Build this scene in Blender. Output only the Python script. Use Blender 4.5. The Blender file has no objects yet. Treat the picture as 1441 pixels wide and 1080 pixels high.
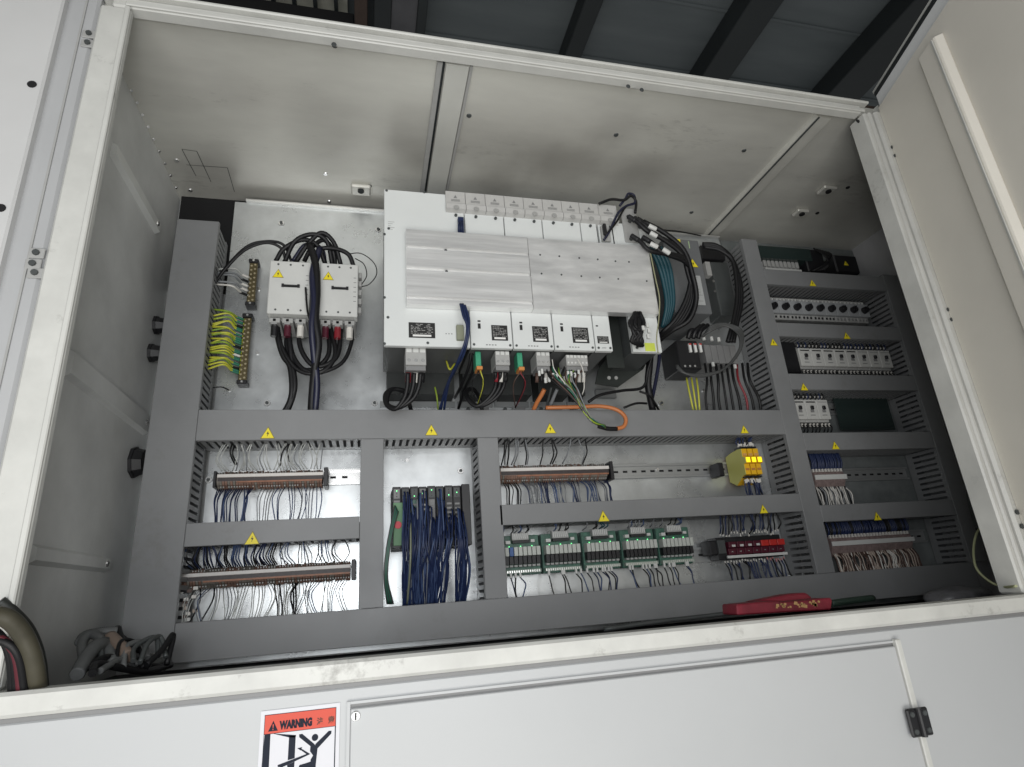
import bpy, bmesh, math, random
from mathutils import Vector, Matrix, noise
random.seed(7)
SC = bpy.context.scene
COL = SC.collection
# ------------------------------------------------------------------ camera
CAM = Vector((0.39924, -0.86460, 0.06905))
FPX = 830.776
BR = Vector((0.97148021, -0.22681198, -0.06915584))   # image right
BD = Vector((0.0111219, 0.33491267, -0.94218353))     # image down
BF = Vector((0.23685968, 0.91454351, 0.32788361))     # forward
cam = bpy.data.cameras.new('camera'); cam_o = bpy.data.objects.new('camera', cam); COL.objects.link(cam_o)
cam.sensor_width = 36.0; cam.lens = FPX/1441*36; cam.clip_start = 0.02; cam.clip_end = 200
M = Matrix((BR, -BD, -BF)).transposed().to_4x4(); M.translation = CAM
cam_o.matrix_world = M; SC.camera = cam_o
# ------------------------------------------------------------------ world and lights
W = bpy.data.worlds.new('World'); SC.world = W; W.use_nodes = True
bg = W.node_tree.nodes['Background']; bg.inputs[0].default_value = (0.68, 0.69, 0.69, 1); bg.inputs[1].default_value = 0.36
def area(name, loc, target, sx, sy, power, color):
    l = bpy.data.lights.new(name, 'AREA'); l.shape = 'RECTANGLE'; l.size = sx; l.size_y = sy
    l.energy = power; l.color = color
    o = bpy.data.objects.new(name, l); COL.objects.link(o); o.location = loc
    o.rotation_euler = (Vector(target)-Vector(loc)).to_track_quat('-Z', 'Y').to_euler()
    return o
area('shed_opening_light', (0.15, -2.2, 0.25), (0.45, 0.3, 0.40), 2.7, 1.0, 28, (0.985, 0.99, 1.0))
area('low_fill_light', (0.35, -1.6, -0.85), (0.45, 0.3, 1.0), 1.8, 0.8, 21, (1.0, 0.975, 0.92))  # added fill lamp aimed up to brighten the ceiling, no real source there
area('phone_torch', (0.30, -1.05, 0.14), (0.15, 0.5, 0.35), 0.22, 0.22, 3.2, (0.93, 0.97, 1.0))
SC.view_settings.view_transform = 'Standard'; SC.view_settings.look = 'None'
SC.view_settings.exposure = 0; SC.view_settings.gamma = 1

# ------------------------------------------------------------------ pixel -> place on a real plane
def ray(px, py): return ((px-720.5)/FPX)*BR + ((py-540)/FPX)*BD + BF
def P(px, py, y): d = ray(px, py); return CAM + d*((y-CAM.y)/d.y)
def PX(px, py, x): d = ray(px, py); return CAM + d*((x-CAM.x)/d.x)
def PZ(px, py, z): d = ray(px, py); return CAM + d*((z-CAM.z)/d.z)

# ------------------------------------------------------------------ materials
MATS = {}
def mat(name, col, rough=0.5, metal=0.0, var=0.0, scale=8, bump=0.0, bscale=60, col2=None, emit=0, alpha=1, spec=0.5, stretch=None, rvar=0.0, trans=0.0, coat=0, dirt=0):
    if name in MATS: return MATS[name]
    m = bpy.data.materials.new(name); m.use_nodes = True; nt = m.node_tree; n = nt.nodes; L = nt.links
    b = n['Principled BSDF']; b.inputs['Base Color'].default_value = (*col, 1); b.inputs['Roughness'].default_value = rough
    b.inputs['Metallic'].default_value = metal; b.inputs['Specular IOR Level'].default_value = spec
    if trans: b.inputs['Transmission Weight'].default_value = trans
    if coat: b.inputs['Coat Weight'].default_value = coat
    if emit: b.inputs['Emission Color'].default_value = (*col, 1); b.inputs['Emission Strength'].default_value = emit
    if alpha < 1: b.inputs['Alpha'].default_value = alpha
    if var or bump or col2 or rvar or dirt:
        tc = n.new('ShaderNodeNewGeometry'); src = tc.outputs['Position']
        if stretch:
            mp = n.new('ShaderNodeMapping'); mp.inputs['Scale'].default_value = stretch; L.new(src, mp.inputs[0]); src = mp.outputs[0]
    if var or col2 or rvar:
        nz = n.new('ShaderNodeTexNoise'); nz.inputs['Scale'].default_value = scale; nz.inputs['Detail'].default_value = 6; nz.inputs['Roughness'].default_value = 0.62
        L.new(src, nz.inputs['Vector'])
        rp = n.new('ShaderNodeValToRGB'); rp.color_ramp.elements[0].position = 0.32; rp.color_ramp.elements[1].position = 0.68
        c2 = col2 if col2 else tuple(max(0, c*(1-var)) for c in col)
        rp.color_ramp.elements[0].color = (*c2, 1); rp.color_ramp.elements[1].color = (*(tuple(min(1, c*(1+var*0.5)) for c in col)), 1)
        L.new(nz.outputs['Fac'], rp.inputs[0]); L.new(rp.outputs[0], b.inputs['Base Color'])
        if rvar:
            mr = n.new('ShaderNodeMapRange'); mr.inputs[1].default_value = 0.3; mr.inputs[2].default_value = 0.7
            mr.inputs[3].default_value = rough-rvar; mr.inputs[4].default_value = rough+rvar
            L.new(nz.outputs['Fac'], mr.inputs[0]); L.new(mr.outputs[0], b.inputs['Roughness'])
    if dirt:
        dz = n.new('ShaderNodeTexNoise'); dz.inputs['Scale'].default_value = 34; dz.inputs['Detail'].default_value = 9; dz.inputs['Roughness'].default_value = 0.72
        L.new(src, dz.inputs['Vector'])
        big = n.new('ShaderNodeTexNoise'); big.inputs['Scale'].default_value = 4.0; big.inputs['Detail'].default_value = 3; L.new(src, big.inputs['Vector'])
        mu = n.new('ShaderNodeMath'); mu.operation = 'ADD'; L.new(dz.outputs['Fac'], mu.inputs[0]); L.new(big.outputs['Fac'], mu.inputs[1])
        m1 = n.new('ShaderNodeMapRange'); m1.inputs[1].default_value = 1.16; m1.inputs[2].default_value = 1.34; m1.inputs[3].default_value = 0; m1.inputs[4].default_value = dirt
        L.new(mu.outputs[0], m1.inputs[0])
        mx = n.new('ShaderNodeMix'); mx.data_type = 'RGBA'; L.new(m1.outputs[0], mx.inputs[0]); mx.inputs[7].default_value = (0.11, 0.10, 0.085, 1)
        if b.inputs['Base Color'].is_linked: L.new(b.inputs['Base Color'].links[0].from_socket, mx.inputs[6])
        else: mx.inputs[6].default_value = (*col, 1)
        L.new(mx.outputs[2], b.inputs['Base Color'])
    if bump:
        bn = n.new('ShaderNodeTexNoise'); bn.inputs['Scale'].default_value = bscale; bn.inputs['Detail'].default_value = 5
        L.new(src, bn.inputs['Vector'])
        bp = n.new('ShaderNodeBump'); bp.inputs['Strength'].default_value = bump; bp.inputs['Distance'].default_value = 0.002
        L.new(bn.outputs['Fac'], bp.inputs['Height']); L.new(bp.outputs[0], b.inputs['Normal'])
    MATS[name] = m; return m
paint   = mat('worn_white_paint', (0.56, 0.56, 0.53), 0.42, 0, 0.10, 5, 0.06, 25, rvar=0.08)
lip     = mat('scuffed_white_lip', (0.56, 0.56, 0.53), 0.38, 0, 0.14, 9, 0.04, 40, stretch=(1, 1, 1), rvar=0.12, dirt=0.5)
panelw  = mat('white_panel_paint', (0.455, 0.465, 0.47), 0.42, 0, 0.03, 3, 0.05, 90)
beige   = mat('cream_door_paint', (0.80, 0.765, 0.69), 0.5, 0, 0.05, 4, 0.05, 70)
galv    = mat('galvanised_plate', (0.60, 0.62, 0.625), 0.30, 0.68, 0.20, 11, 0.012, 14, rvar=0.06)
ceilm   = mat('smudged_ceiling_steel', (0.68, 0.675, 0.62), 0.40, 0.25, 0.0, 2.6, 0.01, 20, col2=(0.54, 0.53, 0.49), stretch=(0.8, 2.4, 1), rvar=0.12, dirt=0.28)
wallm   = mat('dull_inner_wall_steel', (0.66, 0.67, 0.66), 0.45, 0.2, 0.25, 3, 0.05, 40, rvar=0.08)
ductm   = mat('grey_duct_plastic', (0.205, 0.209, 0.213), 0.46, 0, 0.10, 6, 0.02, 80, rvar=0.10, dirt=0.22)
ductd   = mat('grey_duct_inner', (0.11, 0.115, 0.12), 0.6)
darkm   = mat('black_void', (0.006, 0.006, 0.007), 0.8)
black   = mat('black_plastic', (0.012, 0.012, 0.014), 0.45, 0, 0.2, 40)
blackc  = mat('black_cable_jacket', (0.007, 0.007, 0.008), 0.48, spec=0.35)
navy    = mat('navy_wire_jacket', (0.010, 0.020, 0.068), 0.45)
bluew   = mat('slate_wire_jacket', (0.05, 0.08, 0.17), 0.45)
teal    = mat('teal_cable_jacket', (0.012, 0.065, 0.085), 0.45)
greyw   = mat('grey_wire_jacket', (0.20, 0.21, 0.22), 0.5)
lightw  = mat('white_wire_jacket', (0.62, 0.60, 0.56), 0.5)
pinkw   = mat('buff_wire_jacket', (0.40, 0.33, 0.28), 0.5)
brownw  = mat('brown_wire_jacket', (0.08, 0.045, 0.035), 0.5)
clearw  = mat('clear_wire_jacket', (0.42, 0.43, 0.41), 0.25, spec=0.8)
yg      = mat('yellow_green_wire', (0.42, 0.48, 0.04), 0.45, 0, 0, 30, col2=(0.10, 0.24, 0.03))
yg2     = mat('lime_wire', (0.50, 0.50, 0.05), 0.45)
greenw  = mat('green_wire', (0.03, 0.16, 0.10), 0.45)
orangec = mat('orange_cable_jacket', (0.50, 0.17, 0.055), 0.45)
redc    = mat('red_sleeve', (0.20, 0.014, 0.022), 0.4)
whitep  = mat('white_plastic', (0.59, 0.595, 0.575), 0.42, 0, 0.04, 30)
driv    = mat('white_drive_face', (0.66, 0.68, 0.67), 0.42, 0, 0.03, 8)
greyp   = mat('pale_grey_plastic', (0.36, 0.36, 0.35), 0.5, 0, 0.08, 40)
midg    = mat('mid_grey_plastic', (0.20, 0.20, 0.20), 0.5)
alu     = mat('brushed_aluminium', (0.87, 0.87, 0.86), 0.37, 0.62, 0.16, 5, 0.06, 60, stretch=(0.8, 1, 16), rvar=0.07)
alug    = mat('aluminium_groove', (0.30, 0.30, 0.30), 0.45, 0.8)
steel   = mat('bright_zinc', (0.75, 0.75, 0.74), 0.25, 0.9)
brass   = mat('brass_bar', (0.17, 0.14, 0.075), 0.35, 0.8, 0.2, 60)
greyed  = mat('grey_heatsink', (0.075, 0.082, 0.082), 0.5, 0.2, 0.2, 12)
yellow  = mat('yellow_sticker', (0.80, 0.66, 0.02), 0.45)
inkm    = mat('black_ink', (0.012, 0.012, 0.012), 0.5)
paper   = mat('white_label', (0.74, 0.74, 0.72), 0.5)
ribbon  = mat('terminal_brown', (0.24, 0.145, 0.11), 0.5, 0, 0.35, 90)
ribbon2 = mat('terminal_greige', (0.20, 0.18, 0.155), 0.5, 0, 0.3, 120)
pcb     = mat('green_circuit_board', (0.055, 0.145, 0.105), 0.4, 0, 0.4, 120)
relayw  = mat('relay_cream', (0.52, 0.54, 0.50), 0.45)
yrel    = mat('yellow_relay_case', (0.75, 0.43, 0.02), 0.4)
yrels   = mat('pale_yellow_relay_side', (0.48, 0.47, 0.14), 0.5)
yled    = mat('lit_yellow_indicator', (1.0, 0.85, 0.02), 0.4, emit=1.1)
gled    = mat('lit_green_indicator', (0.2, 1.0, 0.35), 0.4, emit=1.5)
redp    = mat('red_plastic', (0.50, 0.03, 0.025), 0.4)
maroon  = mat('maroon_plastic', (0.075, 0.008, 0.02), 0.4)
redbag  = mat('crimson_vinyl', (0.20, 0.014, 0.028), 0.5, 0, 0.45, 18, 0.9, 28)
goldp   = mat('faded_gold_print', (0.42, 0.25, 0.10), 0.5)
signred = mat('sign_coral', (0.60, 0.10, 0.07), 0.6, spec=0.2)
signw   = mat('sign_white', (0.62, 0.62, 0.65), 0.5, spec=0.3)
signk   = mat('sign_charcoal', (0.018, 0.022, 0.034), 0.7, spec=0.15)
hose    = mat('dirty_olive_hose', (0.055, 0.050, 0.033), 0.5, 0, 0.4, 14, 0.2, 60)
condu   = mat('grey_conduit', (0.13, 0.135, 0.135), 0.55, 0, 0.2, 40)
roofm   = mat('slate_roof_sheet', (0.115, 0.130, 0.134), 0.65, 0, 0, 1.6, 0.1, 8, col2=(0.072, 0.085, 0.089), stretch=(0.5, 2.6, 1))
beamm   = mat('dark_steel_beam', (0.014, 0.018, 0.019), 0.6, 0, 0.2, 4)
beamb   = mat('rusty_brown_post', (0.045, 0.028, 0.02), 0.7, 0, 0.3, 10)
paleroof= mat('dusty_pale_roof_sheet', (0.42, 0.42, 0.36), 0.7, 0, 0.5, 5)
tglass  = mat('smoky_cover_plastic', (0.022, 0.034, 0.032), 0.18, spec=0.6)
bagm    = mat('grey_poly_bag', (0.17, 0.17, 0.18), 0.35, 0, 0.4, 30, 1.0, 40)
paled   = mat('pale_adhesive_pad', (0.5, 0.52, 0.48), 0.5)
filterm = mat('grey_filter_case', (0.13, 0.135, 0.14), 0.5, 0, 0.05, 20)
floorm  = mat('cabinet_floor_grime', (0.02, 0.021, 0.022), 0.6, 0, 0.3, 14)

# ------------------------------------------------------------------ building helpers
class MB:
    def __init__(s): s.v = []; s.f = []; s.sm = []
    def box(s, x0, x1, y0, y1, z0, z1):
        if x0 > x1: x0, x1 = x1, x0
        if y0 > y1: y0, y1 = y1, y0
        if z0 > z1: z0, z1 = z1, z0
        b = len(s.v)
        s.v += [(x0,y0,z0),(x1,y0,z0),(x1,y1,z0),(x0,y1,z0),(x0,y0,z1),(x1,y0,z1),(x1,y1,z1),(x0,y1,z1)]
        for f in ((0,3,2,1),(4,5,6,7),(0,1,5,4),(1,2,6,5),(2,3,7,6),(3,0,4,7)): s.f.append(tuple(b+i for i in f))
        return s
    def prism(s, poly, axis, a, b2):   # poly: 2-D points in the plane across axis; extrude axis from a to b2
        n = len(poly); b = len(s.v)
        def mk(p, t):
            if axis == 'x': return (t, p[0], p[1])
            if axis == 'y': return (p[0], t, p[1])
            return (p[0], p[1], t)
        s.v += [mk(p, a) for p in poly] + [mk(p, b2) for p in poly]
        s.f.append(tuple(b+i for i in range(n))); s.f.append(tuple(b+n+i for i in reversed(range(n))))
        for i in range(n):
            j = (i+1) % n; s.f.append((b+i, b+n+i, b+n+j, b+j))
        return s
    def cyl(s, c, d, r, h, n=12, r2=None):  # from c along unit d
        d = Vector(d).normalized(); c = Vector(c); u = d.orthogonal().normalized(); w = d.cross(u)
        if r2 is None: r2 = r
        b = len(s.v)
        for k, rr in ((0, r), (h, r2)):
            for i in range(n):
                a = 2*math.pi*i/n; s.v.append(tuple(c + d*k + (u*math.cos(a)+w*math.sin(a))*rr))
        s.f.append(tuple(b+i for i in reversed(range(n)))); s.f.append(tuple(b+n+i for i in range(n)))
        for i in range(n):
            j = (i+1) % n; s.f.append((b+i, b+j, b+n+j, b+n+i)); 
        return s
    def tube(s, pts, r, n=7, seg=5, ribs=0):
        pts = [Vector(p) for p in pts]
        q = [pts[0]*2-pts[1]] + pts + [pts[-1]*2-pts[-2]]
        path = []
        for i in range(1, len(q)-2):
            p0, p1, p2, p3 = q[i-1:i+3]
            for k in range(seg):
                t = k/seg
                path.append(0.5*((2*p1)+(p2-p0)*t+(2*p0-5*p1+4*p2-p3)*t*t+(3*p1-p0-3*p2+p3)*t**3))
        path.append(pts[-1])
        tprev = None; u = None; b = len(s.v)
        for i, p in enumerate(path):
            t = (path[min(i+1, len(path)-1)]-path[max(i-1, 0)])
            if t.length < 1e-9: t = tprev if tprev else Vector((0,0,1))
            t = t.normalized()
            if u is None: u = t.orthogonal().normalized()
            else:
                u = (u - t*u.dot(t)); u = u.normalized() if u.length > 1e-6 else t.orthogonal().normalized()
            w = t.cross(u); tprev = t
            rr = r*(1+0.10*(1 if i % 2 else -1)) if ribs else r
            for k in range(n):
                a = 2*math.pi*k/n; s.v.append(tuple(p+(u*math.cos(a)+w*math.sin(a))*rr))
        m = len(path)
        for i in range(m-1):
            for k in range(n):
                l = (k+1) % n; s.f.append((b+i*n+k, b+i*n+l, b+(i+1)*n+l, b+(i+1)*n+k)); s.sm.append(len(s.f)-1)
        s.f.append(tuple(b+k for k in reversed(range(n)))); s.f.append(tuple(b+(m-1)*n+k for k in range(n)))
        return s
    def quad(s, a, b_, c, d):
        b = len(s.v); s.v += [tuple(a), tuple(b_), tuple(c), tuple(d)]; s.f.append((b, b+1, b+2, b+3)); return s
WL = {}     # world location of each object
def finish(o, loc, parent):
    COL.objects.link(o)
    if parent: o.parent = parent; o.location = Vector(loc) - WL[parent.name]
    else: o.location = loc
    WL[o.name] = Vector(loc)
def build(mb, name, m, parent=None, bevel=0.0, kind=None, label=None, origin=None, smooth=False):
    xs = [v[0] for v in mb.v]; ys = [v[1] for v in mb.v]; zs = [v[2] for v in mb.v]
    o0 = Vector(origin) if origin else Vector(((min(xs)+max(xs))/2, (min(ys)+max(ys))/2, (min(zs)+max(zs))/2))
    me = bpy.data.meshes.new(name); me.from_pydata([Vector(v)-o0 for v in mb.v], [], mb.f)
    bm = bmesh.new(); bm.from_mesh(me); bmesh.ops.recalc_face_normals(bm, faces=bm.faces)
    if mb.sm:
        bm.faces.ensure_lookup_table()
        for i in mb.sm: bm.faces[i].smooth = True
    if smooth:
        for f in bm.faces: f.smooth = True
    if bevel > 0: bmesh.ops.bevel(bm, geom=list(bm.edges), offset=bevel, segments=1, affect='EDGES', clamp_overlap=True)
    bm.to_mesh(me); bm.free()
    me.materials.append(m)
    o = bpy.data.objects.new(name, me); finish(o, o0, parent)
    if kind: o['kind'] = kind
    if label: o['label'] = label
    return o
def thing(name, label, cat, loc, group=None):
    o = bpy.data.objects.new(name, None); o.empty_display_size = 0.02
    o['label'] = label; o['category'] = cat
    if group: o['group'] = group
    finish(o, loc, None); return o
def tag(o, label, cat, group=None):
    o['label'] = label; o['category'] = cat
    if group: o['group'] = group
    return o
def bx(name, x0, x1, y0, y1, z0, z1, m, parent=None, bevel=0.0, **k):
    return build(MB().box(x0, x1, y0, y1, z0, z1), name, m, parent, bevel, **k)
def rect(a, b, y):
    p = P(*a, y); q = P(*b, y); return p.x, q.x, q.z, p.z          # x0,x1,z0,z1
def pbx(name, a, b, y, depth, m, parent=None, bevel=0.0, **k):
    x0, x1, z0, z1 = rect(a, b, y); return bx(name, x0, x1, y, y+depth, z0, z1, m, parent, bevel, **k)
def linked(src, name, wloc, parent):
    o = bpy.data.objects.new(name, src.data); finish(o, wloc, parent); return o
def screw(parent, c, d, r=0.005, m=None, name='screw'):
    c = Vector(c); d = Vector(d)
    mb = MB().cyl(c, d, r, r*0.35, 10, r*0.82)
    u = d.orthogonal().normalized(); w = d.cross(u)
    return build(mb, name, m or steel, parent)

H = 1.0474; YP = 0.50; YD = 0.395; XL = -0.071; XR = 1.971; ZC = H+0.015; ZF = -0.036
# ================================================================== THE SHED ROOF
ZR = 2.4
o = bx('roof', -3.2, 6, -2.2, 1.55, ZR, ZR+0.05, roofm); o['kind'] = 'structure'
for k in range(7):
    yy = 1.40-k*0.33; b_ = bx('sheet_lap', 0.60, 5.9, yy, yy+0.012, ZR-0.006, ZR-0.0005, roofm, o)
def beam(x, w, dp, lab, m=beamm):
    t = bx('roof_beam', x-w/2, x+w/2, -2.1, 1.5, ZR-dp, ZR-0.004, m, bevel=0.004)
    tag(t, lab, 'beam', 'steel beams under the shed roof')
beam(PZ(822, 40, ZR-0.1).x, 0.075, 0.10, 'narrow dark steel roof beam above the middle of the cabinet')
beam(PZ(1040, 55, ZR-0.1).x, 0.14, 0.12, 'thick dark steel roof beam, between the narrow one and the corner beam')
beam(PZ(1218, 100, ZR-0.1).x, 0.19, 0.12, 'widest dark roof beam, over the cabinet corner next to the right door')
# wall plate where the roof ends, and the lean-to with pale sheets on the left
bx('roof_beam', -3, 6, 1.50, 1.60, ZR-0.16, ZR-0.02, beamm, bevel=0.005)
o = bpy.data.objects['roof_beam.003']; tag(o, 'long dark cross beam along the far edge of the shed roof', 'beam', 'steel beams under the shed roof')
zg = 2.25
xa = PZ(537, 20, zg).x; xb = PZ(570, 20, zg).x; xc = PZ(594, 20, zg).x; xbr = PZ(511, 20, zg).x
g = thing('roof_gutter', 'dull grey metal box gutter between two black steel flanges above the cabinet', 'gutter', (xb, 0.2, zg))
bx('gutter_channel', PZ(551,20,zg).x, PZ(587,20,zg).x, -2, 1.5, zg+0.01, zg+0.08, mat('dusty_gutter_zinc', (0.085,0.085,0.09), 0.5, 0.3, 0.3, 6), g)
bx('flange', PZ(526,20,zg).x, PZ(550.5,20,zg).x, -2, 1.5, zg, zg+0.12, beamm, g, 0.003)
bx('flange', PZ(587.5,20,zg).x, PZ(601,20,zg).x, -2, 1.5, zg, zg+0.12, beamm, g, 0.003)
tag(bx('roof_beam', PZ(499,20,zg).x, PZ(517,20,zg).x, -2, 1.5, zg-0.01, zg+0.11, beamb, bevel=0.003), 'rusty brown steel beam left of the grey gutter', 'beam')
t = thing('pale_roof_sheet', 'dusty pale corrugated roof sheet with dark battens over the cabinet left end', 'roof sheet', (-0.6, 0.5, 2.36))
mb = MB(); x = -2.4
while x < 0.22:
    mb.prism([(x,2.37),(x+0.05,2.39),(x+0.10,2.37),(x+0.10,2.376),(x+0.05,2.396),(x,2.376)], 'y', -1.8, 1.5); x += 0.1
build(mb, 'corrugated_sheet', paleroof, t)
for i in range(9):
    x = PZ(388+i*29-60, 15, 2.33).x
    bx('batten', x-0.007, x+0.007, -1.8, 1.5, 2.33, 2.36, beamm, t)
yk = PZ(430, 20, 2.30).y
bx('roof_beam', -2.6, PZ(498,20,2.3).x, yk-0.02, yk+0.24, 2.26, 2.32, darkm, bevel=0.003)
tag(bpy.data.objects['roof_beam.005'], 'black cross beam under the pale corrugated sheet at the top left', 'beam')

# ================================================================== CABINET
cab = thing('electrical_cabinet', 'large off-white steel electrical cabinet standing open, its control gear exposed', 'cabinet', (0.75, 0.0, -0.9))
TH = 0.004
# interior
bx('ceiling_panel', XL, XR, 0.012, 0.55, ZC, ZC+0.03, ceilm, cab)
bx('side_wall', XL-0.03, XL, 0.012, 0.55, -0.9, ZC+0.03, wallm, cab)
bx('side_wall', XR, XR+0.03, 0.012, 0.55, -0.9, ZC+0.03, mat('pale_inner_wall_paint', (0.5,0.5,0.51), 0.45, 0.2, 0.15, 6), cab)
bx('back_wall', XL-0.03, XR+0.03, 0.55, 0.58, -0.9, ZC+0.03, wallm, cab)
bx('floor_panel', XL, XR, 0.012, 0.549, ZF-0.02, ZF, floorm, cab)
bx('trunking_void', PZ(255,272,ZC).x-0.002, P(357,290,0.54).x+0.03, 0.530, 0.5499, 0.80, ZC-0.001, darkm, cab, label='black opening at the top left of the back wall')
# sooty hand smudges wiped over the ceiling sheet
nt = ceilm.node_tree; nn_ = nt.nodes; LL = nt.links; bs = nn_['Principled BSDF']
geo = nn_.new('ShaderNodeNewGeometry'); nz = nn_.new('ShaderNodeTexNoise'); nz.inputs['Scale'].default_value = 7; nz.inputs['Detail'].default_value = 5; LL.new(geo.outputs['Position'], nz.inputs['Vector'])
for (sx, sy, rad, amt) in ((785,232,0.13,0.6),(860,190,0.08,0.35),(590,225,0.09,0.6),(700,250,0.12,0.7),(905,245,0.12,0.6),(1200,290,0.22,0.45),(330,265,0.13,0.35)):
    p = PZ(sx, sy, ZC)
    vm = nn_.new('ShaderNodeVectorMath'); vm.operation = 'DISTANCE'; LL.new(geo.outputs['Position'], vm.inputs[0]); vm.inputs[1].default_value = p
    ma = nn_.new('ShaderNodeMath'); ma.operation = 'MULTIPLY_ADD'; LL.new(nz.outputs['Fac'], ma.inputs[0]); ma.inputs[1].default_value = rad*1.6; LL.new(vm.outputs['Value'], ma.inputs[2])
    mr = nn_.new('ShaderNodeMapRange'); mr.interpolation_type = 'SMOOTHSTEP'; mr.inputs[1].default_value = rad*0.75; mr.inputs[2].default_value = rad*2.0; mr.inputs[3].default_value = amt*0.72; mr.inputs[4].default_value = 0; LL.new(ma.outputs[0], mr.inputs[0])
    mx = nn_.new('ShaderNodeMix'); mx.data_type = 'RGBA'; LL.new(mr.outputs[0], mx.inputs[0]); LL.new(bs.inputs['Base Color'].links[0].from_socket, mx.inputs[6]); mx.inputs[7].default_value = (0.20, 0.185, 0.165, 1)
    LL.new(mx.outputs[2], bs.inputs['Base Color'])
# ceiling strip and seams
a = PZ(628, 88, ZC).x; b = PZ(660, 92, ZC).x
st = bx('ceiling_strip', a, b, 0.02, 0.5, ZC-0.006, ZC-0.0005, mat('ceiling_strip_paint', (0.62,0.62,0.58), 0.45, 0.2, 0.08, 8), cab)
bx('seam', a-0.007, a-0.002, 0.02, 0.5, ZC-0.0035, ZC-0.0004, beamm, st)
bx('seam', b+0.002, b+0.008, 0.02, 0.5, ZC-0.005, ZC-0.0004, greyp, st)
bx('seam', a-0.018, a-0.0075, 0.02, 0.5, ZC-0.0065, ZC-0.0004, greyp, st)
c = PZ(1090, 228, ZC)
rb = build(MB().prism([(c.x-0.012,ZC),(c.x-0.008,ZC-0.010),(c.x+0.030,ZC-0.010),(c.x+0.040,ZC)], 'y', 0.02, 0.53), 'ceiling_rib', ceilm, cab)
bx('seam', c.x-0.006, c.x-0.002, 0.02, 0.53, ZC-0.0122, ZC-0.010, greyed, rb)
# faint scratched outline bottom-left of the ceiling
mb = MB()
for (x0,y0,x1,y1) in ((256,210,276,248),(277,213,297,256),(256,210,277,213),(262,232,320,236),(320,236,330,270)):
    p = PZ(x0,y0,ZC); q = PZ(x1,y1,ZC); d = (q-p); w = Vector((-d.y, d.x, 0)).normalized()*0.0007
    mb.quad(p-w-Vector((0,0,.0006)), q-w-Vector((0,0,.0006)), q+w-Vector((0,0,.0006)), p+w-Vector((0,0,.0006)))
build(mb, 'scribed_line', greyed, cab)
for (x,y) in ((249,226),(458,245),(268,268),(660,163),(867,190),(973,299),(1047,212),(463,284),(471,64),(520,262)):
    screw(cab, PZ(x,y,ZC), (0,0,-1), 0.006, steel if x in (249,458,268,463) else greyed)
for k in range(9):
    p = PZ(181+k*8.2, 124+k*17.2, ZC); screw(cab, (XL+0.006, p.y, ZC-0.006), (0.7,0,-0.7), 0.0035, steel, 'rivet')
for (x,y,s) in ((508,265,0.024),(1163,266,0.022),(1126,298,0.020)):
    p = PZ(x,y,ZC)
    br = bx('ceiling_bracket', p.x-s, p.x+s, p.y-s*0.8, p.y+s*0.8, ZC-0.010, ZC-0.0005, ceilm, cab, 0.003)
    build(MB().cyl((p.x, p.y-0.004, ZC-0.0105), (0,0,-1), 0.008, 0.004, 12), 'bolt', darkm if x > 1000 else beamm, br)
for (x,y) in ((1193,264),(1150,300)): screw(cab, PZ(x,y,ZC), (0,0,-1), 0.006, darkm)
# ribs on left wall: front edge of opening x = XL
def wall_rib(a, b, hpx, lab=None, m=wallm, end=True):
    p = PX(*a, XL); q = PX(*b, XL); h = (PX(a[0], a[1]+hpx, XL)-p).z; h = abs(h)
    y0 = max(0.013, min(p.y, q.y)); y1 = max(p.y, q.y); z = (p.z+q.z)/2
    r = build(MB().prism([(XL, z), (XL+0.010, z-0.006), (XL+0.010, z-h+0.006), (XL, z-h)], 'y', y0, y1), 'wall_rib', m, cab)
    screw(r, (XL+0.010, y1-0.018, z-h*0.5), (1,0,0), 0.006, steel)
wall_rib((155,215), (222,300), 26, m=mat('pale_rib_paint', (0.72,0.73,0.71), 0.4, 0.2, 0.1, 10))
wall_rib((95,497), (206,578), 45)
wall_rib((42,770), (150,780), 30)
# front frame: the lip and channel round the opening
Xo = -0.103; Xi = 0.0; Xr = 1.5
def vprof(name, x0, x1, y0, y1, z0, z1, m): return bx(name, x0, x1, y0, y1, z0, z1, m, cab, 0.004)
post = vprof('frame_post', -0.047, 0.0, -0.012, 0.004, 0.0005, H, lip)
bx('lip_edge', -0.0075, 0.0005, -0.0165, -0.0125, 0.001, H-0.001, paint, post, 0.0015)
post2 = vprof('frame_post', Xo+0.004, -0.0512, -0.004, 0.026, -0.9, H+0.045, mat('grey_white_channel', (0.42,0.425,0.43), 0.4, 0, 0.10, 6, stretch=(1,1,0.4)))
bx('groove', -0.0509, -0.0473, 0.002, 0.020, 0.0, H+0.01, greyed, post2)
bx('bend_line', Xo+0.032, Xo+0.035, -0.0062, -0.0042, -0.85, H+0.04, greyp, post2)
for (x,y) in ((126,49),(124,62),(52,357),(47,372),(50,385)):
    p = P(x,y,-0.005); bm_ = bx('hinge_pad', p.x-0.010, p.x+0.010, -0.0068, -0.0042, p.z-0.008, p.z+0.008, greyp, post2, 0.001); 
    build(MB().cyl((p.x,-0.0070,p.z),(0,-1,0),0.0045,0.003,8), 'screw', greyed, post2)
# top rail
tr = bx('top_rail', -0.030, 1.50, -0.012, 0.0115, H+0.0005, H+0.022, lip, cab, 0.003)
bx('lip_edge', -0.008, 1.505, -0.0165, -0.0125, H+0.001, H+0.010, paint, tr, 0.0015)
bx('drip_edge', -0.05, 1.52, -0.020, 0.03, H+0.024, H+0.031, lip, tr, 0.002)
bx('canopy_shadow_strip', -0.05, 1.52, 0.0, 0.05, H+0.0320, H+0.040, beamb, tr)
for (x,y) in ((470,63),(884,122),(903,127)): screw(tr, P(x,y,-0.013), (0,-1,0), 0.005, greyed)
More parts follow.
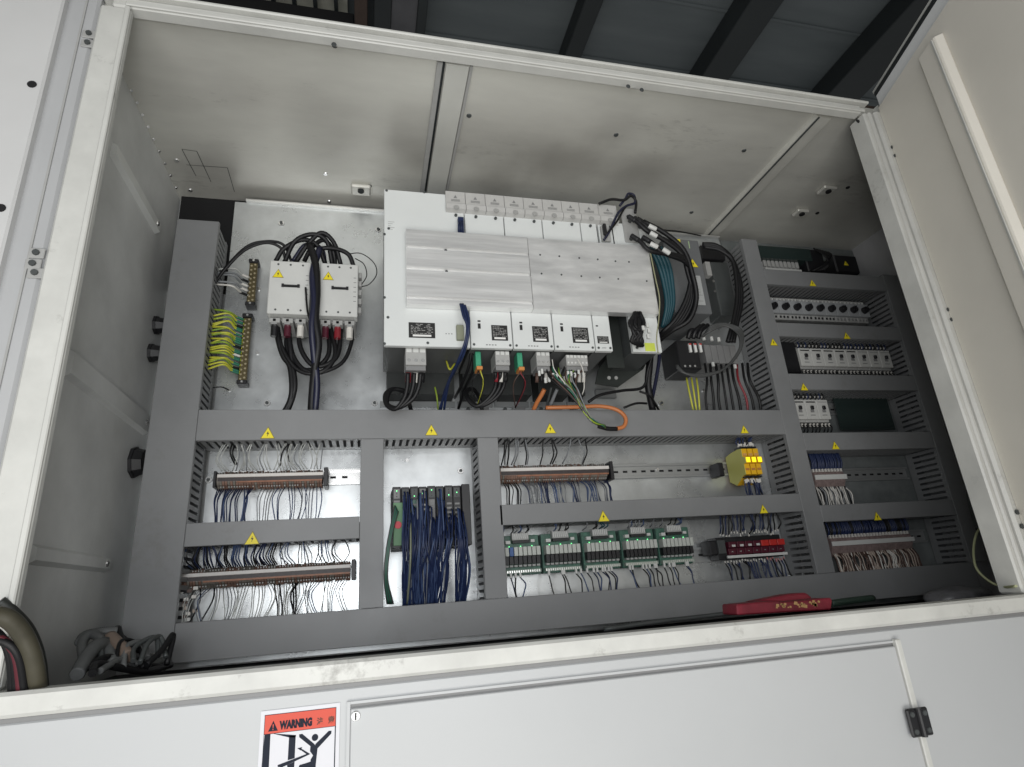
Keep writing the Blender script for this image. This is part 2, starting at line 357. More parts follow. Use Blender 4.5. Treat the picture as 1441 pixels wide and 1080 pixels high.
# bottom rail and sill
rl = bx('bottom_rail', -0.16, 1.58, -0.030, 0.011, -0.0265, 0.0, lip, cab, 0.004)
bx('shadow_groove', -0.16, 1.58, -0.024, -0.010, -0.0315, -0.0270, midg, rl)
# right post: stepped
rp = bx('frame_post', 1.4995, 1.5125, -0.014, 0.030, 0.0005, H, lip, cab, 0.003)
bx('groove', 1.513, 1.519, -0.002, 0.03, 0.0005, H+0.008, greyp, rp)
bx('inner_ridge', 1.5195, 1.530, -0.010, 0.03, 0.0005, H+0.010, paint, rp, 0.003)
bx('groove', 1.5305, 1.535, -0.004, 0.03, 0.0005, H+0.01, greyp, rp)
bx('outer_ridge', 1.5355, 1.566, -0.013, 0.03, -0.02, H+0.014, lip, rp, 0.005)
for (x,y) in ((1234,205),(1238,217),(1314,435),(1319,449),(1412,722),(1419,742)):
    p = P(x,y,-0.014); p.x = 1.548 + (0.002 if y % 2 else -0.002)
    build(MB().cyl((p.x,-0.0135,p.z),(0,-1,0),0.0045,0.003,8), 'screw', greyed, rp)
screw(rp, P(1207,171,-0.015), (0,-1,0), 0.005, darkm)
# lower front
YF0 = -0.022
lp = bx('lower_panel', -0.16, 1.75, YF0, 0.0, -0.9, -0.0320, panelw, cab, 0.002)
x0 = P(488,1000,YF0-0.006).x; x1 = P(1262,901,YF0-0.008).x; z1 = (P(700,966,YF0-0.004).z+P(1200,907,YF0-0.004).z)/2
# ---- access door with a real gap
fr = MB().box(x0, x0+0.004, YF0-0.004, YF0-0.0005, -0.9, z1).box(x0+0.0041, x1, YF0-0.004, YF0-0.0005, z1-0.003, z1)
build(fr, 'access_door_rim', panelw, cab)
build(MB().box(x0+0.0045, x1, YF0-0.0008, YF0-0.0002, z1-0.0075, z1-0.0032), 'access_door_gap', midg, cab)
ad = bx('access_door', x0+0.0045, x1-0.004, YF0-0.006, YF0-0.0003, -0.9, z1-0.0078, panelw, cab, 0.0012)
bx('door_edge', x1-0.0038, x1+0.006, YF0-0.010, YF0-0.0003, -0.9, z1+0.002, lip, cab, 0.0015)
p = P(500.5,1008,YF0-0.006); sc = build(MB().cyl((p.x,YF0-0.0061,p.z),(0,-1,0),0.0062,0.0028,16,0.005), 'screw', steel, ad)
bx('screw_slot', p.x-0.001, p.x+0.001, YF0-0.0094, YF0-0.0088, p.z-0.004, p.z+0.004, inkm, ad)
x0h = P(1281,1019,YF0-0.016).x; x1h = P(1310.5,1015,YF0-0.016).x; z1h = P(1290,997,YF0-0.016).z; z0h = P(1301,1037,YF0-0.016).z
hg = bx('hinge', x0h, x1h, YF0-0.016, YF0-0.0105, z0h, z1h, black, cab, 0.002)
build(MB().cyl(((x0h+x1h)/2, YF0-0.0165, z0h), (0,0,1), 0.0045, z1h-z0h, 10), 'hinge_barrel', black, hg)
for dx in (0.2, 0.8):
    for dz in (0.2, 0.8): screw(hg, (x0h+(x1h-x0h)*dx, YF0-0.0161, z0h+(z1h-z0h)*dz), (0,-1,0), 0.004, greyed)
# ---- doors
hp = Vector((1.567, -0.004, 0)); dd = Vector((-0.31, -0.951, 0)).normalized(); nn = Vector((-dd.y, dd.x, 0))  # nn points away from the camera side?
if nn.dot(CAM-hp) < 0: nn = -nn
def PD(px, py, off=0):
    d = ray(px, py); o_ = hp + nn*off; t = (o_-CAM).dot(nn)/d.dot(nn); w = CAM + d*t - hp
    return w.dot(dd), w.z
def dprism(name, m, s0, s1, o0, o1, z0, z1, parent, bevel=0.0, taper=0):
    v = []
    for z in (z0, z1):
        for (s, of) in ((s0+0,o0),(s1,o0),(s1-taper,o1),(s0+taper,o1)): v.append(hp+dd*s+nn*of+Vector((0,0,z)))
    mb = MB(); mb.v = [tuple(q) for q in v]; mb.f = [(0,1,2,3),(7,6,5,4),(0,4,5,1),(1,5,6,2),(2,6,7,3),(3,7,4,0)]
    return build(mb, name, m, parent, bevel)
zt = PD(1262,78)[1]
door = dprism('open_door', beige, 0.0, 1.3, -0.022, 0.0, -0.05, zt, cab, 0.002)
dprism('door_return', lip, 0.0, 1.3, 0.0005, 0.004, zt-0.008, zt-0.0005, door)
dprism('door_seal', beamm, 0.006, 1.29, 0.0005, 0.006, zt-0.020, zt-0.0095, door)
s_a, z_a = PD(1294, 84, 0.025); s_b, _ = PD(1400, 360, 0.025); s_c, z_c = PD(1318, 63, 0.025)
zb_in = PD(1262, 112, 0.012)[1]
dprism('door_inner_panel', beige, 0.012, 1.28, 0.0065, 0.014, -0.05, zb_in, door, 0.003)
dprism('door_glare_band', mat('door_glare_white',(0.82,0.83,0.83),0.35), 0.008, 1.295, 0.0008, 0.0045, zb_in+0.001, zt-0.021, door)  # whiter band standing in for the glare along the door top
ch = dprism('door_stiffener', beige, s_a-0.006, s_c+0.012, 0.0145, 0.029, -0.05, z_a, door, 0.002, 0.008)
dprism('stiffener_fold', lip, s_c-0.004, s_c+0.000, 0.0293, 0.0315, -0.05, z_a-0.004, door)
# left door, opened back beyond the frame
ld = bx('open_door', -0.62, Xo+0.008, -0.018, 0.012, -0.9, H+0.15, mat('left_door_white', (0.57,0.57,0.565), 0.45, 0, 0.05, 4, 0.03, 50), cab, 0.003)
for (x,y) in ((45,119),(1,293)):
    p = P(x,y,-0.0185); build(MB().cyl((p.x,-0.0183,p.z),(0,-1,0),0.0065,0.001,12), 'drilled_hole', darkm, ld)
# outer shell top, behind the rail (keeps daylight out)
bx('cabinet_roof', XL-0.03, XR+0.03, 0.013, 0.58, ZC+0.0305, ZC+0.04, beamb, cab)
bx('outer_front', 1.568, XR+0.03, 0.0, 0.012, -0.9, ZC+0.03, paint, cab)

# ================================================================== MOUNTING PLATES
xp0 = P(358,285,YP).x; zpt = P(450,293,YP).z
plate = thing('mounting_plate', 'galvanised mounting plate filling the cabinet back behind the main gear', 'mounting plate', (0.75, YP, 0.4))
bx('plate_sheet', xp0-0.045, 1.44, YP, YP+0.003, -0.03, zpt-0.001, galv, plate)
bx('plate_fold', xp0-0.02, 1.44, YP-0.010, YP+0.003, zpt-0.0008, zpt+0.006, mat('plate_edge', (0.6,0.6,0.58), 0.35, 0.6), plate, 0.002)
for (x,y) in ((396,315),(532,324),(376,568),(527,568),(364,407),(362,497),(322,549),(294,676),(648,663),(479,709),(533,324),(573,648),(930,568),(990,550),(925,661)):
    p = P(x,y,YP-0.0005)
    r = 0.0075 if (x,y) in ((396,315),(376,568),(527,568),(294,676),(648,663),(930,568),(532,324)) else 0.0045
    b_ = build(MB().cyl(p,(0,-1,0),r,0.003,14,r*0.9), 'bolt', steel, plate)
    if r > 0.005: build(MB().cyl(p-Vector((0,0.0032,0)),(0,-1,0),r*0.5,0.004,6), 'bolt_head', greyed, b_)
plate2 = thing('mounting_plate', 'galvanised mounting plate, coloured dark for shade, behind the breaker column on the right', 'mounting plate', (1.7, YP, 0.4))
bx('plate_sheet', 1.445, 1.93, YP, YP+0.003, -0.03, P(1100,345,YP).z, mat('shaded_plate', (0.26,0.28,0.28), 0.4, 0.4, 0.3, 14), plate2)  # same steel as the main plate, weaker light painted in as darker colour

# ================================================================== WIRING DUCTS
GR_D = 'grey slotted wiring ducts on the mounting plates'
bolt2d = [(0.10,0.78),(-0.16,0.30),(0.02,0.36),(-0.10,0.02),(-0.16,0.06),(-0.02,-0.10),(0.06,0.10),(0.02,0.06),(0.10,0.52),(-0.04,0.44)]
def sticker(parent, px, py, y, s=0.0125, rot=0):
    p = P(px, py, y)
    mb = MB().prism([(p.x-s, p.z-s*0.85), (p.x+s, p.z-s*0.85), (p.x, p.z+s*0.95)], 'y', y-0.0012, y-0.0003)
    st = build(mb, 'warning_sticker', yellow, parent)
    mb = MB().prism([(p.x-s*1.16, p.z-s*0.95), (p.x+s*1.16, p.z-s*0.95), (p.x, p.z+s*1.16)], 'y', y-0.0006, y-0.0001)
    build(mb, 'sticker_border', mat('sticker_olive_edge', (0.20,0.17,0.03), 0.5), st)
    k = s*0.80; z0 = p.z - s*0.55
    mb = MB().prism([(p.x+0.06*k, z0+1.15*k), (p.x-0.24*k, z0+0.50*k), (p.x+0.0*k, z0+0.56*k), (p.x-0.10*k, z0-0.05*k), (p.x+0.26*k, z0+0.74*k), (p.x+0.03*k, z0+0.68*k)], 'y', y-0.0018, y-0.0012)
    build(mb, 'lightning_mark', inkm, st)
    return st
def duct(label, x0, x1, z0, z1, vertical, fingers='', y=YD):
    t = thing('wiring_duct', label, 'wiring duct', ((x0+x1)/2, YP, (z0+z1)/2), GR_D)
    bx('cover', x0, x1, y, y+0.0035, z0, z1, ductm, t, 0.0008)
    # cover lips
    if vertical:
        build(MB().box(x0, x0+0.0015, y+0.0036, y+0.012, z0, z1).box(x1-0.0015, x1, y+0.0036, y+0.012, z0, z1), 'cover_lip', ductm, t)
        build(MB().box(x0+0.003, x1-0.003, YP-0.003, YP-0.0005, z0, z1), 'duct_base', ductd, t)
    else:
        build(MB().box(x0, x1, y+0.0036, y+0.012, z0, z0+0.0015).box(x0, x1, y+0.0036, y+0.012, z1-0.0015, z1), 'cover_lip', ductm, t)
        build(MB().box(x0, x1, YP-0.003, YP-0.0005, z0+0.003, z1-0.003), 'duct_base', ductd, t)
    pitch = 0.0150; fw = 0.0088
    lo, hi = (z0, z1) if vertical else (x0, x1)
    for side in ('a', 'b'):
        if vertical: s0 = x0+0.0018 if side == 'a' else x1-0.0033
        else: s0 = z0+0.0018 if side == 'a' else z1-0.0033
        s1 = s0+0.0015
        mb = MB(); n = int((hi-lo)/pitch); src = None
        # solid base strip
        if vertical: bx('duct_side', s0, s1, YP-0.022, YP-0.003, z0, z1, ductm, t)
        else: bx('duct_side', x0, x1, YP-0.022, YP-0.003, s0, s1, ductm, t)
        for i in range(n+1):
            c = lo + 0.004 + i*pitch
            if c+fw > hi: break
            if vertical: args = (s0, s1, y+0.0125, YP-0.0221, c, c+fw)
            else: args = (c, c+fw, y+0.0125, YP-0.0221, s0, s1)
            if side in fingers:
                if src is None: src = bx('finger', *args, ductm, t)
                else: linked(src, 'finger', ((args[0]+args[1])/2, (args[2]+args[3])/2, (args[4]+args[5])/2), t)
            else: mb.box(*args)
        if mb.v: build(mb, 'finger_row', ductm, t, kind='stuff')
    return t
dA = duct('widest grey wiring duct standing upright at the left edge of the plate', -0.021, 0.065, -0.014, 0.905, True, 'b')
dB = duct('long level grey duct running under the drives, three lightning stickers near its ends', 0.0655, 1.4335, 0.392, 0.4565, False)
dBot = duct('lowest long grey duct running level along the cabinet bottom edge', 0.0655, 1.9, -0.014, 0.0525, False)
dC = duct('short upright grey duct between the brown terminal strips and the black controller', 0.386, 0.433, 0.053, 0.3915, True)
dD = duct('short upright grey duct just right of the black controller with blue wires', P(673,640,YD).x, P(702,640,YD).x, 0.053, 0.3915, True, 'a')
zE1 = P(380,732,YD).z; zE0 = P(380,764,YD).z
dE = duct('short level grey duct between the two long brown terminal strips at left', 0.0655, 0.3855, zE0, zE1, False)
zF1 = P(920,702.5,YD).z; zF0 = P(920,729.5,YD).z
dF = duct('level grey duct above the green relay boards and under the yellow relays', P(703.5,720,YD).x, 1.4335, zF0, zF1, False)
dG = duct('tall upright grey duct dividing the drives from the breaker column', 1.434, 1.484, 0.0530, 0.97, True, 'a')
dI = duct('tall upright grey duct at the far right beyond the breakers', 1.896, 1.95, 0.0530, P(1253,387,YD).z, True, 'a')
def hz(a, b, lab):
    za = P(*a, YD).z; zb = P(*b, YD).z; return duct(lab, 1.4845, 1.8955, zb, za, False)
dH1 = hz((1150,384),(1150,404),'short level duct above the motor starters with black knobs, topmost of the right column')
dH2 = hz((1180,457.5),(1180,476),'short level duct between the black-knob starters and the small white breakers')
dH3 = hz((1200,527.5),(1200,549),'short level duct between the eight small breakers and the pair below')
dH4 = hz((1220,608.5),(1220,632.5),'short level duct above the white wires in the right column')
dH5 = hz((1240,707.5),(1240,730.5),'short level duct lowest of the ladder in the right column')
for par, lst in ((dB,((377,610),(607,606),(774,603.5),(1047,605))),(dE,((355,758),)),(dF,((849,727),(1074,717))),
                 (dH1,((1143,399),)),(dH2,((1191,473),)),(dG,((1088,482),)),(dH3,((1131,545),)),(dH4,((1175,627.5),)),(dH5,((1234,727),))):
    for (x,y) in lst: sticker(par, x, y, YD, 0.0122 if x < 1000 else 0.0105)

# ================================================================== WIRES HELPERS
def wire(parent, pts, r, m, name='wire', n=5, seg=5): return build(MB().tube(pts, r, n, seg), name, m, parent)
def cable(label, pts, r, m, name='cable', group=None, n=9, seg=6, cat='cable', ribs=0):
    pts = [P(*p) if isinstance(p, tuple) else Vector(p) for p in pts]
    o = build(MB().tube(pts, r, n, seg, ribs), name, m, None, origin=pts[0]); return tag(o, label, cat, group)
def wire_row(parent, xs, z_from, z_to, y_from, y_to, r, mats, spread=0.01, bow=0.012):
    i = 0; xs = list(xs); y_from = min(y_from, 0.462)
    while i < len(xs):
        n = random.choice((2, 3, 4, 5)); g = xs[i:i+n]; i += n
        cx_ = sum(g)/len(g); ex = cx_ + random.uniform(-spread, spread)*0.7; b1 = random.uniform(-bow, bow)*0.65; m0 = random.choice(mats)
        conv = random.uniform(0.25, 0.9)
        for x in g:
            e = ex + (x-cx_)*conv + random.uniform(-.0012, .0012); b_ = b1 + random.uniform(-.0025, .0025); yb = min(y_from, y_to)+0.012-random.uniform(0.0, 0.016)
            z = lambda t: z_from + (z_to-z_from)*t
            wire(parent, [(x, y_from, z(0)), (x*0.7+e*0.3+b_, yb, z(0.36)), (x*0.25+e*0.75+b_*0.7, (yb*0.6+y_to*0.4), z(0.74)), (e, y_to, z(1.08))], r*0.86*random.uniform(0.85,1.12), m0 if random.random() < 0.6 else random.choice(mats))
def frange(a, b, n): return [a+(b-a)*(i+0.5)/n for i in range(n)]

# ================================================================== DIN RAILS
def din(label, x0, x1, zc):
    t = thing('din_rail', label, 'mounting rail', ((x0+x1)/2, YP, zc), 'DIN mounting rails')
    build(MB().prism([(YP-0.0005,zc-0.0135),(YP-0.007,zc-0.0135),(YP-0.007,zc-0.0175),(YP-0.008,zc-0.0175),(YP-0.008,zc-0.0125),(YP-0.0015,zc-0.0125),
                      (YP-0.0015,zc+0.0125),(YP-0.008,zc+0.0125),(YP-0.008,zc+0.0175),(YP-0.007,zc+0.0175),(YP-0.007,zc+0.0135),(YP-0.0005,zc+0.0135)],'x',x0,x1), 'rail', steel if x0 < 0.4 else mat('dull_rail_zinc',(0.45,0.46,0.46),0.35,0.7), t)
    mb = MB(); x = x0+0.02
    while x < x1-0.02: mb.box(x, x+0.012, YP-0.0022, YP-0.0016, zc-0.0025, zc+0.0025); x += 0.025
    build(mb, 'slot', darkm, t, kind='stuff')
    return t

# ================================================================== BROWN TERMINAL STRIPS
def terminal_strip(label, a, b, ends=True, y=0.455):
    """a: pixel of the top-left, b: pixel of bottom-right of the strip's front"""
    x0, x1, z0, z1 = rect(a, b, y)
    h = z1-z0; zc = (z0+z1)/2
    t = thing('terminal_strip', label, 'terminal strip', ((x0+x1)/2, YP, zc), 'rows of brown stacked terminals')
    n = int((x1-x0)/0.0052); rnd = random.Random(int(x0*1000))
    A = MB(); B_ = MB()
    for i in range(n):
        x = x0 + i*0.0052; j = rnd.uniform(-0.0015, 0.0015)
        prof = [(YP-0.002, z0+h*0.10), (y+0.018, z0+j), (y+0.010, z0+h*0.16), (y+0.004, z0+h*0.22), (y, z0+h*0.36), (y, z0+h*0.66), (y+0.004, z0+h*0.80), (y+0.010, z0+h*0.88), (y+0.018, z1+j), (YP-0.002, z1-h*0.10)]
        (A if rnd.random() < 0.6 else B_).prism(prof, 'x', x+0.0003, x+0.0046)
    build(A, 'terminal_row', ribbon, t, kind='stuff'); build(B_, 'terminal_row', ribbon2, t, kind='stuff')
    ms = bx('marker_strip', x0+0.001, x1-0.001, y-0.0032, y-0.0003, z0+h*0.60, z0+h*0.78, mat('marker_off_white',(0.66,0.63,0.60),0.45,0,0.06,60), t, 0.0005)
    bx('shadow_slot', x0+0.002, x1-0.002, y-0.0009, y-0.0003, z0+h*0.40, z0+h*0.585, mat('terminal_dark',(0.045,0.035,0.035),0.5,0,0.4,150), t)
    bx('jumper_bar', x0+0.04, x1-0.003, y-0.0022, y-0.0003, z0+h*0.30, z0+h*0.385, mat('jumper_orange',(0.30,0.13,0.07),0.5,0,0.3,80), t)
    mb = MB()
    for i in range(0, n):
        x = x0+i*0.0052+0.0012
        for zz in (z0+h*0.12, z0+h*0.89):
            if rnd.random() < 0.7: mb.box(x, x+0.0020, y+0.0075, y+0.0105, zz-0.0013, zz+0.0013)
    build(mb, 'clamp_screws', greyp, t, kind='stuff')
    if ends:
        bx('end_bracket', x0-0.006, x0-0.0004, y-0.004, YP-0.001, z0+h*0.05, z1-h*0.04, black, t, 0.001)
        bx('end_bracket', x1+0.0004, x1+0.009, y-0.006, YP-0.001, z0-0.001, z1+0.001, black, t, 0.001)
    return t, x0, x1, z0, z1
zc1 = P(485,672,YP).z
din('bare silver end of the rail beside the upper left terminal strip', 0.10, 0.384, zc1)
t, x0, x1, z0, z1 = terminal_strip('brown and white terminal strip of the upper left bay, blue wires under it', (306,662.5), (455,684), y=0.455)
# the strip must be horizontal: use the rail height
wire_row(t, frange(x0, x0+(x1-x0)*0.34, 18), z0, zE1, 0.475, 0.43, 0.0015, [navy, bluew, navy], 0.008, 0.012)
wire_row(t, frange(x0+(x1-x0)*0.40, x1-0.004, 19), z0, zE1, 0.475, 0.43, 0.0012, [bluew, navy, bluew, greyw], 0.012, 0.014)
wire_row(t, frange(x0+0.004, x1-0.004, 30), z1, 0.392, 0.475, 0.44, 0.0013, [clearw, clearw, greyw, clearw], 0.012, 0.02)
for (a_, b_) in (((436/4.8+240, 655),(415/4.8+240,625)),((452/4.8+240,655),(430/4.8+240,628)),((740/4.8+240,656),(808/4.8+240,622)),((803/4.8+240,650),(808/4.8+240,622))):
    p = P(*a_, 0.46); q = P(*b_, 0.44); mdl = (p+q)/2 + Vector((-0.004,-0.012,0)); wire(t, [p, mdl, q], 0.0017, blackc)
# lower left strip
ZE = zE0
t2, x0, x1, z0, z1 = terminal_strip('longest brown terminal strip in the lower left bay, black wires above it', (256,802), (494,815.5), y=0.455)
wire_row(t2, frange(x0+0.012, x0+(x1-x0)*0.55, 40), z1, ZE, 0.475, 0.43, 0.0017, [navy, blackc, blackc, navy, bluew], 0.010, 0.012)
wire_row(t2, frange(x0+(x1-x0)*0.56, x1-0.01, 20), z1, ZE, 0.475, 0.43, 0.0013, [bluew, greyw, blackc, greyw], 0.012, 0.018)
wire_row(t2, frange(x0+0.02, x1-0.004, 50), z0, 0.0525, 0.475, 0.43, 0.0011, [clearw, greyw, bluew, clearw, clearw], 0.014, 0.020)
wire_row(t2, [x0+0.035, x0+0.06, x0+0.17, x0+0.18, x0+0.205, x0+0.21, x0+0.215], z0, 0.0525, 0.475, 0.43, 0.0019, [blackc], 0.016, 0.016)
# loose label ends left of the lower strip
for i in range(12):
    p = P(252+random.uniform(0,24), 828+i*4, 0.44); bx('wire_tag', p.x-0.004, p.x+0.004, 0.437, 0.441, p.z-0.003, p.z+0.003, random.choice([lightw, pinkw, brownw, whitep]), t2)
# right-bay strip
zr = P(780,660,YP).z
din('rail behind the terminals and yellow relays in the middle right bay', P(700,660,YP).x, 1.40, P(900,664,YP).z)
t3, x0, x1, z0, z1 = terminal_strip('brown terminal strip with pink-white marker under the middle long duct', (703,654), (859,675), y=0.455)
wire_row(t3, frange(x0+0.005, x0+0.04, 7), z0, zF1, 0.475, 0.43, 0.0016, [blackc], 0.008, 0.008)
wire_row(t3, frange(x0+0.05, x1-0.004, 40), z0, zF1, 0.475, 0.43, 0.0017, [navy, navy, bluew, navy, greyw], 0.007, 0.010)
wire_row(t3, [x0+.006,x0+.014,x0+.02,x0+.03,x0+.036,x0+.064,x0+.068,x0+.10,x0+.125,x0+.13,x0+.155,x0+.205,x0+.207], z1, 0.392, 0.475, 0.43, 0.0020, [blackc, blackc, blackc, greyw], 0.006, 0.010)

# ================================================================== CONTROLLER with blue wires
xk0, xk1, zk0, zk1 = rect((552,685),(664,767), 0.41)
plc = thing('controller', 'black modular controller smothered in dark blue wires between two short ducts', 'controller', ((xk0+xk1)/2, YP, zk0))
bx('backplane', xk0, xk1, 0.47, YP-0.001, zk0, zk1, black, plc)
nm = 8; w = (xk1-xk0-0.018)/nm
for i in range(nm):
    a = xk0+i*w; gm = [midg, black, pcb, midg][[0,1,2,1,3,1,1,1][i]]
    mo = bx('module', a+0.0006, a+w-0.0006, 0.41+ (0.006 if i % 2 else 0), 0.4695, zk0+0.001, zk1-0.001, black, plc, 0.0008)
    bx('terminal_face', a+0.003, a+w-0.003, 0.4085+(0.006 if i%2 else 0), 0.4098+(0.006 if i%2 else 0), zk0+0.01, zk1-0.03, gm, mo)
    for k in range(9):
        z = zk0+0.012+k*(zk1-zk0-0.045)/9
        bx('clamp', a+0.004, a+w-0.004, 0.4068+(0.006 if i%2 else 0), 0.4083+(0.006 if i%2 else 0), z, z+0.004, whitep if i in (3,) else midg, mo)
    bx('indicator_window', a+0.003, a+w-0.003, 0.4085+(0.006 if i%2 else 0), 0.4098+(0.006 if i%2 else 0), zk1-0.026, zk1-0.006, midg if i in (0,3) else greyed, mo)
    for k in range(3):
        bx('indicator', a+w*0.5-0.001, a+w*0.5+0.001, 0.4075+(0.006 if i%2 else 0), 0.4083+(0.006 if i%2 else 0), zk1-0.011-k*0.006, zk1-0.009-k*0.006, gled if (i+k) % 4 == 0 else inkm, mo)
bx('blank_cover', xk1-0.018, xk1, 0.405, 0.4695, zk0, zk1, black, plc, 0.001)
bx('green_cover', xk0+0.002, xk0+0.021, 0.405, 0.4078, zk0+0.006, zk1-0.035, mat('dull_green_cover',(0.12,0.26,0.13),0.5), plc, 0.0005)
p = P(560,739,0.402); build(MB().cyl((p.x,0.4048,p.z),(0,-1,0),0.0075,0.003,16), 'red_tag', mat('red_tag',(0.62,0.06,0.08),0.5), plc)
for g_, (cx_, zt_, xb_) in enumerate(((572,712,571),(584,722,583),(595,716,592),(606,735,602),(618,715,612),(630,740,622),(641,738,645),(588,735,578),(612,748,606),(648,742,652))):
    for k in range(11):
        s = P(cx_+random.uniform(-5.5,5.5), zt_-6+random.uniform(-20,18), 0.405); xe = P(xb_, 845, 0.42).x + random.uniform(-0.006, 0.006)
        m1 = Vector((s.x*0.6+xe*0.4+random.uniform(-.006,.006), 0.385-random.uniform(0,0.018), zk0+0.005)); m2 = Vector((xe*0.8+s.x*0.2+random.uniform(-.008,.008), 0.39, 0.11))
        wire(plc, [s, s+Vector((random.uniform(-.002,.002),-0.014,-0.012)), m1, m2, (xe, 0.425, 0.048)], 0.0018, random.choice([navy, navy, navy, bluew]) if random.random() > 0.06 else greyw)
for k in range(5):
    s = P(556+k, 712+k*2, 0.40); wire(plc, [s, P(549+k,745,0.385), P(543+k,780,0.38), P(541+k,815,0.385), P(545+k*2,850,0.42)], 0.0020, greenw if k % 2 else greyed)
wire(plc, [P(577,718,.4), P(578,760,.375), P(577,800,.375), P(573,850,.42)], 0.0022, mat('khaki_wire',(0.22,0.24,0.17),0.5))

# ================================================================== GREEN RELAY BOARDS
din('rail under the row of green relay boards', P(706,800,YP).x, 1.40, P(850,790,YP).z)
zb1 = P(790,751,0.462).z; zb0 = P(790,805,0.462).z
zq1 = P(790,766.5,0.44).z; zq0 = P(790,779,0.44).z
bl = ('leftmost green relay board, one relay blue, beside the short upright duct','second green relay board from the left with four black wires on top','middle green relay board of the five with teal wires','fourth green relay board from the left under the lightning sticker','rightmost green relay board, bare plate to its right')
for i, (pa, pb) in enumerate(((706,760),(763.5,816),(821,871),(876,924),(928,975))):
    a = P(pa, 785, 0.462).x; b = P(pb, 785, 0.462).x
    t = thing('relay_board', bl[i], 'relay board', ((a+b)/2, YP, zb0), 'row of green relay boards')
    bx('carrier', a, b, 0.468, YP-0.009, zb0-0.001, zb1+0.001, mat('board_carrier',(0.05,0.11,0.09),0.5), t, 0.001)
    bx('circuit_board', a+0.0005, b-0.0005, 0.464, 0.4675, zb0, zb1, pcb, t)
    n = 8; w = (b-a-0.006)/n
    for k in range(n):
        q = a+0.003+k*w
        r_ = bx('relay', q+0.0008, q+w-0.0008, 0.440, 0.4638, zq0, zq1, mat('blue_relay',(0.03,0.10,0.30),0.4) if (i == 0 and k == 1) else relayw, t, 0.0006)
        bx('relay_socket', q+0.001, q+w-0.001, 0.446, 0.4638, zq0-0.017, zq0-0.0008, black, t)
        bx('fuse_clip', q+0.0015, q+w-0.0015, 0.450, 0.4638, zq0-0.0225, zq0-0.0185, greyp, t)
    bx('output_connector', a+0.002, b-0.002, 0.452, 0.4638, zb0+0.003, zb0+0.010, mat('pale_terminal_green',(0.30,0.36,0.31),0.5), t)
    mb = MB()
    for k in range(16): mb.box(a+0.003+k*(b-a-0.006)/16, a+0.003+k*(b-a-0.006)/16+0.0022, 0.4505, 0.4519, zb0+0.004, zb0+0.0085)
    build(mb, 'clamp_screws', steel, t, kind='stuff')
    ic = bx('input_connector', a+(b-a)*0.26, a+(b-a)*0.70, 0.448, 0.4638, zb1-0.011, zb1+0.006, greyp, t, 0.0006)
    mb = MB()
    for k in range(8):
        q = a+(b-a)*(0.27+0.053*k); mb.box(q, q+0.0022, 0.4465, 0.4479, zb1-0.008, zb1+0.003)
    build(mb, 'connector_pins', whitep, ic, kind='stuff')
    bx('connector_shadow', a+(b-a)*0.28, a+(b-a)*0.72, 0.452, 0.4638, zb1-0.017, zb1-0.0115, black, t)
    bx('power_connector', a+(b-a)*0.10, a+(b-a)*0.22, 0.452, 0.4638, zb1-0.018, zb1-0.011, whitep, t)
    bx('power_connector', a+(b-a)*0.76, a+(b-a)*0.86, 0.452, 0.4638, zb1-0.016, zb1-0.010, whitep, t)
    for k in range(3): bx('indicator', a+(b-a)*(0.2+0.3*k), a+(b-a)*(0.2+0.3*k)+0.002, 0.4622, 0.4637, zq1+0.0015, zq1+0.0035, gled, t)
    ws = {0:[.26,.3,.42,.46,.6,.64,.03],1:[.28,.31,.44,.47,.6,.62],2:[.28,.30,.42,.45,.48,.6,.02],3:[.22,.28,.40,.44,.6,.9],4:[.1,.3,.5,.55,.62,.66]}[i]
    for f in ws:
        m = teal if (i == 2 and f > .4) else random.choice([bluew, blackc, blackc, greyw])
        wire_row(t, [a+(b-a)*f], zb1+0.004, zF0, 0.455, 0.43, 0.0019, [m], 0.005, 0.006)
    nb = {0:[.05,.18,.3,.42],1:[.1,.45,.5,.82,.95],2:[.02,.2,.3,.45,.52,.62,.7],3:[.12,.2,.5,.6,.7,.85,.9],4:[.05,.2,.3,.35,.7,.75]}[i]
    for f in nb:
        q = a+(b-a)*f; bx('ferrule', q-0.0022, q+0.0022, 0.450, 0.455, zb0-0.006, zb0+0.004, whitep, t)
        wire_row(t, [q], zb0-0.006, 0.0525, 0.453, 0.43, 0.0019, [bluew, blackc, navy, blackc], 0.010, 0.008)

# ================================================================== RED FUSE TERMINALS
a = P(1014,770,0.44).x; b = P(1105,770,0.44).x; zm = P(1060,767,0.44).z
t = thing('fuse_terminal_row', 'row of dark red and bright red fuse terminals at the lower right bay', 'fuse row', ((a+b)/2, YP, zm))
bx('base', a-0.002, b, 0.452, YP-0.009, zm-0.030, zm+0.022, black, t, 0.001)
n = 7; w = (b-a-0.02)/n
for k in range(n):
    q = a+0.02+k*w; m = maroon if k < 4 else redp
    fm = bx('fuse_lever', q+0.001, q+w-0.001, 0.436, 0.4518, zm-0.004, zm+0.010, m, t, 0.001)
    bx('fuse_base', q+0.001, q+w-0.001, 0.442, 0.4518, zm-0.020, zm-0.0045, maroon, t, 0.0008)
    if k < 4: bx('fuse_label', q+w*0.35, q+w*0.75, 0.4345, 0.4358, zm-0.002, zm+0.003, whitep, fm)
    bx('clamp_screw', q+w*0.4, q+w*0.55, 0.4405, 0.4418, zm-0.014, zm-0.0115, steel, t)
bx('end_block', a-0.002, a+0.018, 0.446, 0.4518, zm-0.016, zm+0.016, greyed, t, 0.001)
bx('marker_strip', a+0.012, b, 0.436, 0.440, zm-0.0275, zm-0.0215, whitep, t)
bx('end_bracket', a-0.022, a-0.0035, 0.450, YP-0.009, zm-0.018, zm+0.016, black, t, 0.002)
